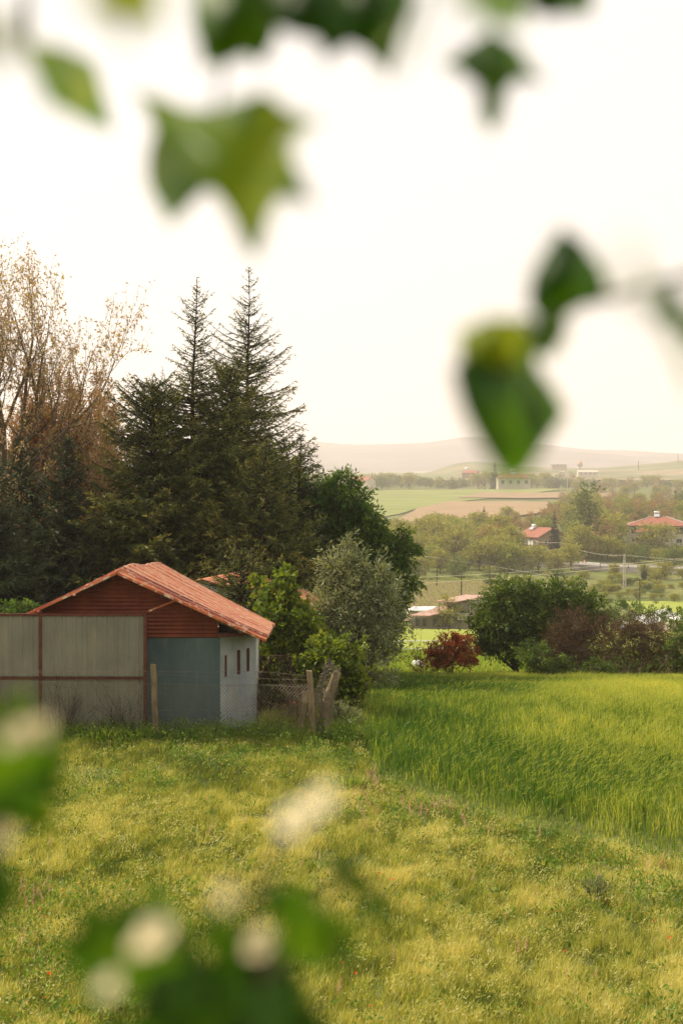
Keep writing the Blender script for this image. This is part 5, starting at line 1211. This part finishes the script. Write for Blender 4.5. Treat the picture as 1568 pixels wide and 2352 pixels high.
def fgleaf(parent, px0, r0, px1, r1, d, wide=1.0, tint=.5, roll=0., shape='lobed', twig=None, nm='leaf', d1=None, gs=1.16):
    if parent is tree: d = d*KT
    ex, ey = (px1-px0)*(gs-1)/2, (r1-r0)*(gs-1)/2; px0 -= ex; r0 -= ey; px1 += ex; r1 += ey
    a = at(px0, r0, d); b = at(px1, r1, d1 or d); ax = b-a; L = np.linalg.norm(ax); ax /= L
    vy = np.array([0, 1., 0]); sx = np.cross(ax, vy); sx /= np.linalg.norm(sx); nn = np.cross(sx, ax)
    sx2 = sx*math.cos(roll)+nn*math.sin(roll); nn2 = np.cross(sx2, ax)
    O = lobed(wide=wide, sd=int(px0*3+r0) % 97) if shape == 'lobed' else oval(wide)
    n = len(O); V = []
    for x, y in O: V.append(a+ax*L*y+sx2*L*x+nn2*L*(.25*abs(x)-.12*math.sin(math.pi*y)))
    mid = [a+ax*L*y+nn2*L*(-.12*math.sin(math.pi*y)) for y in (.15, .35, .55, .8)]
    m = MB(); V = np.array(V+mid); tt = np.concatenate([np.full(n, tint), np.full(4, min(1, tint+.15))])
    Fs = []
    ys_ = np.array([.15,.35,.55,.8])
    near = [int(np.argmin(abs(ys_-O[i % n][1]))) for i in range(n)]
    for i in range(n):
        j = (i+1) % n; Fs.append((i, j, n+near[i]))
        if near[i] != near[j]: Fs.append((j, n+near[j], n+near[i]))
    m.add(V, Fs, tt)
    if twig is not None: m.tube([np.array(twig), a], [.0012, .0010], 5)
    return m.build(nm, M['fgleaf'], parent, smooth=True)
tree = thing('hawthorn_tree', 'blurred overhanging lobed-leaf branches framing the top and right of the view', 'tree', (2.4, -.3, 3.95))
tm = MB(); tm.tube([(2.4,-.3,3.8),(2.36,-.27,4.7),(2.42,-.3,5.5),(2.3,-.25,6.2),(2.1,-.2,6.7),(1.8,-.1,7.0)], [.09,.075,.06,.05,.035,.015], 10)
P1_ = at(3600,-2600,.75*.69); P2_ = at(4400,-700,.8*.69)
tm.tube([(2.3,-.25,6.2),(1.5,.2,6.5),tuple(P1_)], [.03,.015,.004], 7); tm.tube([(2.38,-.28,5.9),(1.5,.15,6.25),tuple(P2_)], [.03,.014,.003], 7)
tm.build('trunk', M['bark'], tree, smooth=True)
d0 = .8; KT = .69
def twig(pts, r, parent=tree, nm='branch', mt='bark'):
    return MB().tube([at(p[0], p[1], p[2]*KT) for p in pts], np.linspace(r, r*.45, len(pts)), 6).build(nm, M[mt], parent, smooth=True)
b1 = twig([(3600,-2600,.75),(2600,-1500,.78),(1500,-330,.8),(1050,-190,.82),(600,-160,.82),(150,-110,.8),(-150,-60,.8)], .004)
b2 = twig([(4400,-700,.8),(2600,300,.8),(1900,560,.8),(1560,640,.82),(1330,700,.82),(1240,760,.8)], .0028)
T = lambda px, r, d=d0: at(px, r, d*KT)
def outline(parent, pts, d, tint, twig=None, curl=.06, tilt=0., gs=1.10):
    """a ragged leaf given by its own outline, curled in depth and a few centimetres across"""
    if parent is tree: d *= KT
    Q = np.array(pts, float); c0 = Q.mean(0); Q = c0+(Q-c0)*gs; n = len(Q)
    E = []
    for i in range(n):                                  # rounded, slightly toothed edge
        a_, b_ = Q[i], Q[(i+1) % n]; E += [a_, (a_+b_)/2+rng.normal(size=2)*3]
    E = np.array(E); n = len(E); R = np.abs(Q-c0).max()
    rings = [E, c0+(E-c0)*.66, c0+(E-c0)*.33]; V = []; T_ = []
    for k, r_ in enumerate(rings):
        for p in r_:
            u, v = (p-c0)/R; dep = d*(1+curl*(u*u+.6*v*v)+tilt*u+.012*math.sin(5*u+3*v)); V.append(at(p[0], p[1], dep)); T_.append(np.clip(tint+.10*math.sin(4*u+2*v)+.1*rng.normal(), 0, 1))
    V.append(at(*c0, d)); T_.append(tint); Fq = []
    m = MB(); V = np.array(V); i = np.arange(n); j = (i+1) % n
    m.add(V, np.concatenate([np.stack([i+k*n, j+k*n, j+(k+1)*n, i+(k+1)*n], 1) for k in (0, 1)]), T_)
    m.Fc.append(np.stack([i+2*n, j+2*n, np.full(n, 3*n)], 1))
    if twig is not None: m.tube([np.array(twig), at(*Q[0], d*(1+curl*.5))], [.0012, .0010], 5)
    return m.build('leaf', M['fgleaf'], parent, smooth=True)
outline(tree, [(500,262),(430,262),(330,225),(372,310),(356,370),(366,440),(402,505),(436,468),(460,440),(496,438),(528,485),(550,535),(584,575),(612,480),(632,448),(702,460),(660,368),(668,325),(718,286),(645,262),(600,226),(560,238)], d0, .66, T(560,-150), tilt=-.10)
outline(tree, [(600,-60),(440,-60),(452,60),(474,142),(560,120),(594,140),(628,80),(650,-60)], d0, .42, T(600,-160))
outline(tree, [(700,-60),(600,-60),(640,60),(725,85),(742,132),(792,95),(800,-60)], .78, .08, T(700,-160))
outline(tree, [(850,-60),(760,-60),(740,60),(790,95),(840,112),(889,168),(910,95),(940,15),(940,-60)], .82, .05, T(860,-180))
outline(tree, [(1130,76),(1070,115),(1018,150),(1062,168),(1102,200),(1106,262),(1128,294),(1152,260),(1156,210),(1182,182),(1240,188),(1182,110)], d0, .36, T(1060,-190))
outline(tree, [(1260,-60),(1180,-60),(1200,10),(1250,35),(1352,26),(1350,-60)], d0, .04, T(1230,-230))
outline(tree, [(1060,-60),(1050,0),(1120,50),(1200,60),(1190,-60)], .60, .55, T(1060,-190), tilt=.2)
outline(tree, [(60,105),(145,115),(212,150),(250,290),(175,262),(115,232)], d0, .62, T(60,-90), tilt=.2)
outline(tree, [(70,112),(150,138),(160,180),(110,190)], .82, .12, T(60,-90))
fgleaf(tree, 290, -110, 285, 85, .50, .8, .95, .4, twig=T(280,-120,.5))
fgleaf(tree, -70, 70, 50, 110, .46, .9, .85, .4, twig=T(-80,-60,.46))
fgleaf(tree, 900, 130, 1060, 20, .42, .35, .9, 1.25, twig=T(1060,-190))
outline(tree, [(1290,706),(1240,722),(1216,690),(1222,640),(1250,585),(1290,530),(1335,560),(1372,612),(1388,680),(1335,700)], d0, .14, T(1330,700))
outline(tree, [(1225,740),(1290,700),(1300,760),(1262,820),(1225,810)], .82, .30, T(1330,700))
outline(tree, [(1200,745),(1225,800),(1228,850),(1290,945),(1250,1005),(1210,1070),(1165,1092),(1105,1010),(1064,925),(1048,855),(1095,800)], d0, .20, T(1240,760), tilt=.1)
outline(tree, [(1205,765),(1180,735),(1120,732),(1058,760),(1060,820),(1110,860),(1190,850)], .77, 1.0, T(1240,760))
outline(tree, [(1215,830),(1235,880),(1255,960),(1200,1010),(1150,930),(1170,860)], .83, .05, T(1240,760))
fgleaf(tree, 1500, 690, 1600, 900, .52, .5, .5, 1.1, shape='oval', twig=T(1560,640))
fgleaf(tree, 1470, 690, 1440, 560, .40, .4, .9, 1.2, shape='oval', twig=T(1500,650,.6))
fgleaf(tree, 1530, 700, 1640, 800, .7, .6, .3, .6, twig=T(1560,640))
# flowering hawthorn bush below the camera
bush = thing('hawthorn_bush', 'blurred flowering bush with cream blossoms in the lower left foreground', 'bush', (-.35, .62, 3.9))
d5 = .58
S = lambda px, r, d=d5: at(px, r, d)
MB().tube([(-.35,.62,3.8),(-.28,.6,4.4),(-.16,.57,4.9),S(430,2900),S(520,2420),S(600,2290),S(650,2200)], [.02,.016,.012,.008,.005,.004,.003], 7).build('stem', M['bark'], bush, smooth=True)
MB().tube([(-.35,.62,3.8),(-.36,.6,4.5),(-.30,.56,5.0),S(-160,2500),S(-60,2050),S(20,1760)], [.02,.015,.01,.007,.004,.0025], 7).build('stem', M['bark'], bush, smooth=True)
MB().tube([S(600,2290),S(560,2100),S(640,1950),S(695,1885)], [.0022,.0018,.0015,.0012], 6).build('stem', M['bark'], bush, smooth=True)
MB().tube([S(600,2290),S(700,2140),S(790,2000)], [.002,.0016,.0012], 6).build('stem', M['bark'], bush, smooth=True)
MB().tube([S(560,2420),S(400,2260),S(300,2150),S(240,2130)], [.0025,.002,.0016,.0012], 6).build('stem', M['bark'], bush, smooth=True)
LV = [(300,2250,200,2080,.35,1.0),(390,2130,250,2160,.30,1.1),(260,2210,420,2110,.45,.9),(460,2230,330,2330,.15,1.1),(560,2330,420,2230,.12,1.1),(520,2400,470,2250,.22,1.0),(640,2330,560,2200,.25,1.0),
      (620,2420,650,2260,.3,1.0),(700,2420,720,2300,.25,.9),(760,2170,680,2110,.3,1.0),(660,2150,800,2150,.42,1.0),(700,2080,590,2060,.35,.8),(420,2400,330,2280,.2,1.1),(300,2420,270,2330,.25,1.0),
      (780,1985,850,2060,.10,.55),(850,2050,895,2115,.18,.5),(840,2110,900,2070,.35,.4),(520,2200,640,2260,.1,1.0),(480,2130,560,2200,.35,.8),(380,2300,520,2290,.15,1.0),(560,2240,700,2280,.12,1.0),(650,2340,500,2350,.15,1.1),
      (20,1760,150,1690,.55,1.0),(10,1740,60,1590,.6,1.1),(20,1780,-60,1640,.45,1.1),(0,1820,120,1790,.08,1.0),(10,1850,-50,1740,.06,1.2),(60,1800,20,1900,.12,1.0),(70,1800,105,1920,.6,.6),(110,1780,150,1840,.15,.7),(60,1700,150,1750,.4,1.0),(-40,2080,20,2000,.04,1.1),(-60,2020,15,2090,.06,1.2)]
for i, (a, b, c, d, t, w) in enumerate(LV):
    dd_ = d5+.05*math.sin(i*2.3); fgleaf(bush, a, b, c, d, dd_, w, t, .35*math.sin(i*1.7), twig=S(a+(c-a)*-.3, b+(d-b)*-.3, dd_))
M['petal_dull'] = leafmat('faded_petals', (.40,.34,.19), (.50,.43,.26), (.58,.5,.32), .3, tboost=.85)  # duller petal copy: leaf shade on some blossoms put into the colour
def blossom(px, row, rpx, d, tint=.5, lit=True):
    c = at(px, row, d); R = rpx/F*d; m = MB()
    ax = np.array([-.5, -.55, .67]); ax /= np.linalg.norm(ax); u = np.cross(ax, (0,0,1.)); u /= np.linalg.norm(u); v = np.cross(ax, u)
    for k in range(5):
        a0 = k*1.2566+px; pc = c+(u*math.cos(a0)+v*math.sin(a0))*R*.52; pts = [pc+ax*R*.05]
        for j in range(10):
            b = j/10*2*math.pi; pts.append(pc+(u*math.cos(b)+v*math.sin(b))*R*.46+ax*R*.2)
        m.add(pts, [(0, 1+j, 1+(j+1) % 10) for j in range(10)], tint)
    m.tube([c-ax*R*1.2, c], [.001, .0012], 5)
    st_ = m.build('blossom', M['petal' if lit else 'petal_dull'], bush, smooth=True)
    s = MB(); g = rng.normal(size=(14, 3))*R*.16; s.segs(np.tile(c, (14, 1)), c+g+ax*R*.35, R*.015, R*.03, 4); s.build('stamens', M['vine'], st_)
for (px, row, r, d, lit_) in [(678,1885,50,.50,1),(738,1840,44,.50,1),(358,2148,50,.47,1),(322,2172,30,.47,1),(252,2265,33,.47,1),(305,2250,34,.55,0),(598,2168,44,.54,0),(520,2058,34,.50,0),(42,1690,44,.5,0),(92,1682,44,.5,0),(10,1925,30,.5,0)]:
    blossom(px, row, r, d, .5, bool(lit_))

# ------------------------------------------------------------------ haze
m = MB(); m.box((0, 3600, 145), (9400, 8400, 370)); hz = m.build('haze', None)
tag(hz, 'warm thin haze filling the valley air', 'haze', kind='stuff')
hm = D.materials.new('haze'); hm.use_nodes = True; nt = hm.node_tree; nt.nodes.clear(); o_ = nt.nodes.new('ShaderNodeOutputMaterial'); v = nt.nodes.new('ShaderNodeVolumePrincipled')
v.inputs['Color'].default_value = (1, .935, .96, 1); v.inputs['Density'].default_value = .00024; v.inputs['Anisotropy'].default_value = .2
nt.links.new(v.outputs[0], o_.inputs['Volume']); hz.data.materials.clear(); hz.data.materials.append(hm)

# ------------------------------------------------------------------ light, sky, camera
SUN_EL, SUN_AZ = math.radians(43), math.radians(-66)     # azimuth measured from +Y (view direction), negative = left
sd = Vector((math.sin(SUN_AZ)*math.cos(SUN_EL), math.cos(SUN_AZ)*math.cos(SUN_EL), math.sin(SUN_EL)))
L = D.lights.new('sun', 'SUN'); L.energy = 5.0; L.angle = math.radians(1.2); L.color = (1, .87, .66)
lo = D.objects.new('sun', L); COL.objects.link(lo); lo.rotation_euler = sd.to_track_quat('Z', 'Y').to_euler()
w = D.worlds.new('World'); SC.world = w; w.use_nodes = True; nt = w.node_tree; nt.nodes.clear()
sky = nt.nodes.new('ShaderNodeTexSky'); sky.sky_type = 'NISHITA'; sky.sun_disc = False; sky.sun_elevation = SUN_EL; sky.sun_rotation = SUN_AZ; sky.dust_density = 4; sky.air_density = 1
bg = nt.nodes.new('ShaderNodeBackground'); ow = nt.nodes.new('ShaderNodeOutputWorld'); mx = nt.nodes.new('ShaderNodeMix'); mx.data_type = 'RGBA'; mx.inputs['Factor'].default_value = .9
nt.links.new(sky.outputs[0], mx.inputs['A']); mx.inputs['B'].default_value = (8.0, 7.4, 6.75, 1)      # thin bright cloud veil
nt.links.new(mx.outputs['Result'], bg.inputs['Color']); bg.inputs['Strength'].default_value = .11; nt.links.new(bg.outputs[0], ow.inputs[0])

cam = D.cameras.new('camera'); co = D.objects.new('camera', cam); COL.objects.link(co); SC.camera = co
co.location = (0, 0, CAMZ); co.rotation_euler = (math.pi/2, 0, 0)
cam.sensor_fit = 'VERTICAL'; cam.sensor_height = 36; cam.sensor_width = 24; cam.lens = 50*3267/3266.7; cam.shift_y = -(1176-HY)/2352
cam.clip_start = .05; cam.clip_end = 20000
cam.dof.use_dof = True; cam.dof.focus_distance = 30; cam.dof.aperture_fstop = 3.8; cam.dof.aperture_blades = 0
SC.view_settings.view_transform = 'Standard'; SC.view_settings.look = 'None'; SC.view_settings.exposure = .46; SC.view_settings.gamma = 1
c = SC.cycles; c.max_bounces = 6; c.diffuse_bounces = 3; c.glossy_bounces = 2; c.transmission_bounces = 4; c.volume_bounces = 1; c.use_denoising = True
c.use_adaptive_sampling = True; c.adaptive_threshold = .008
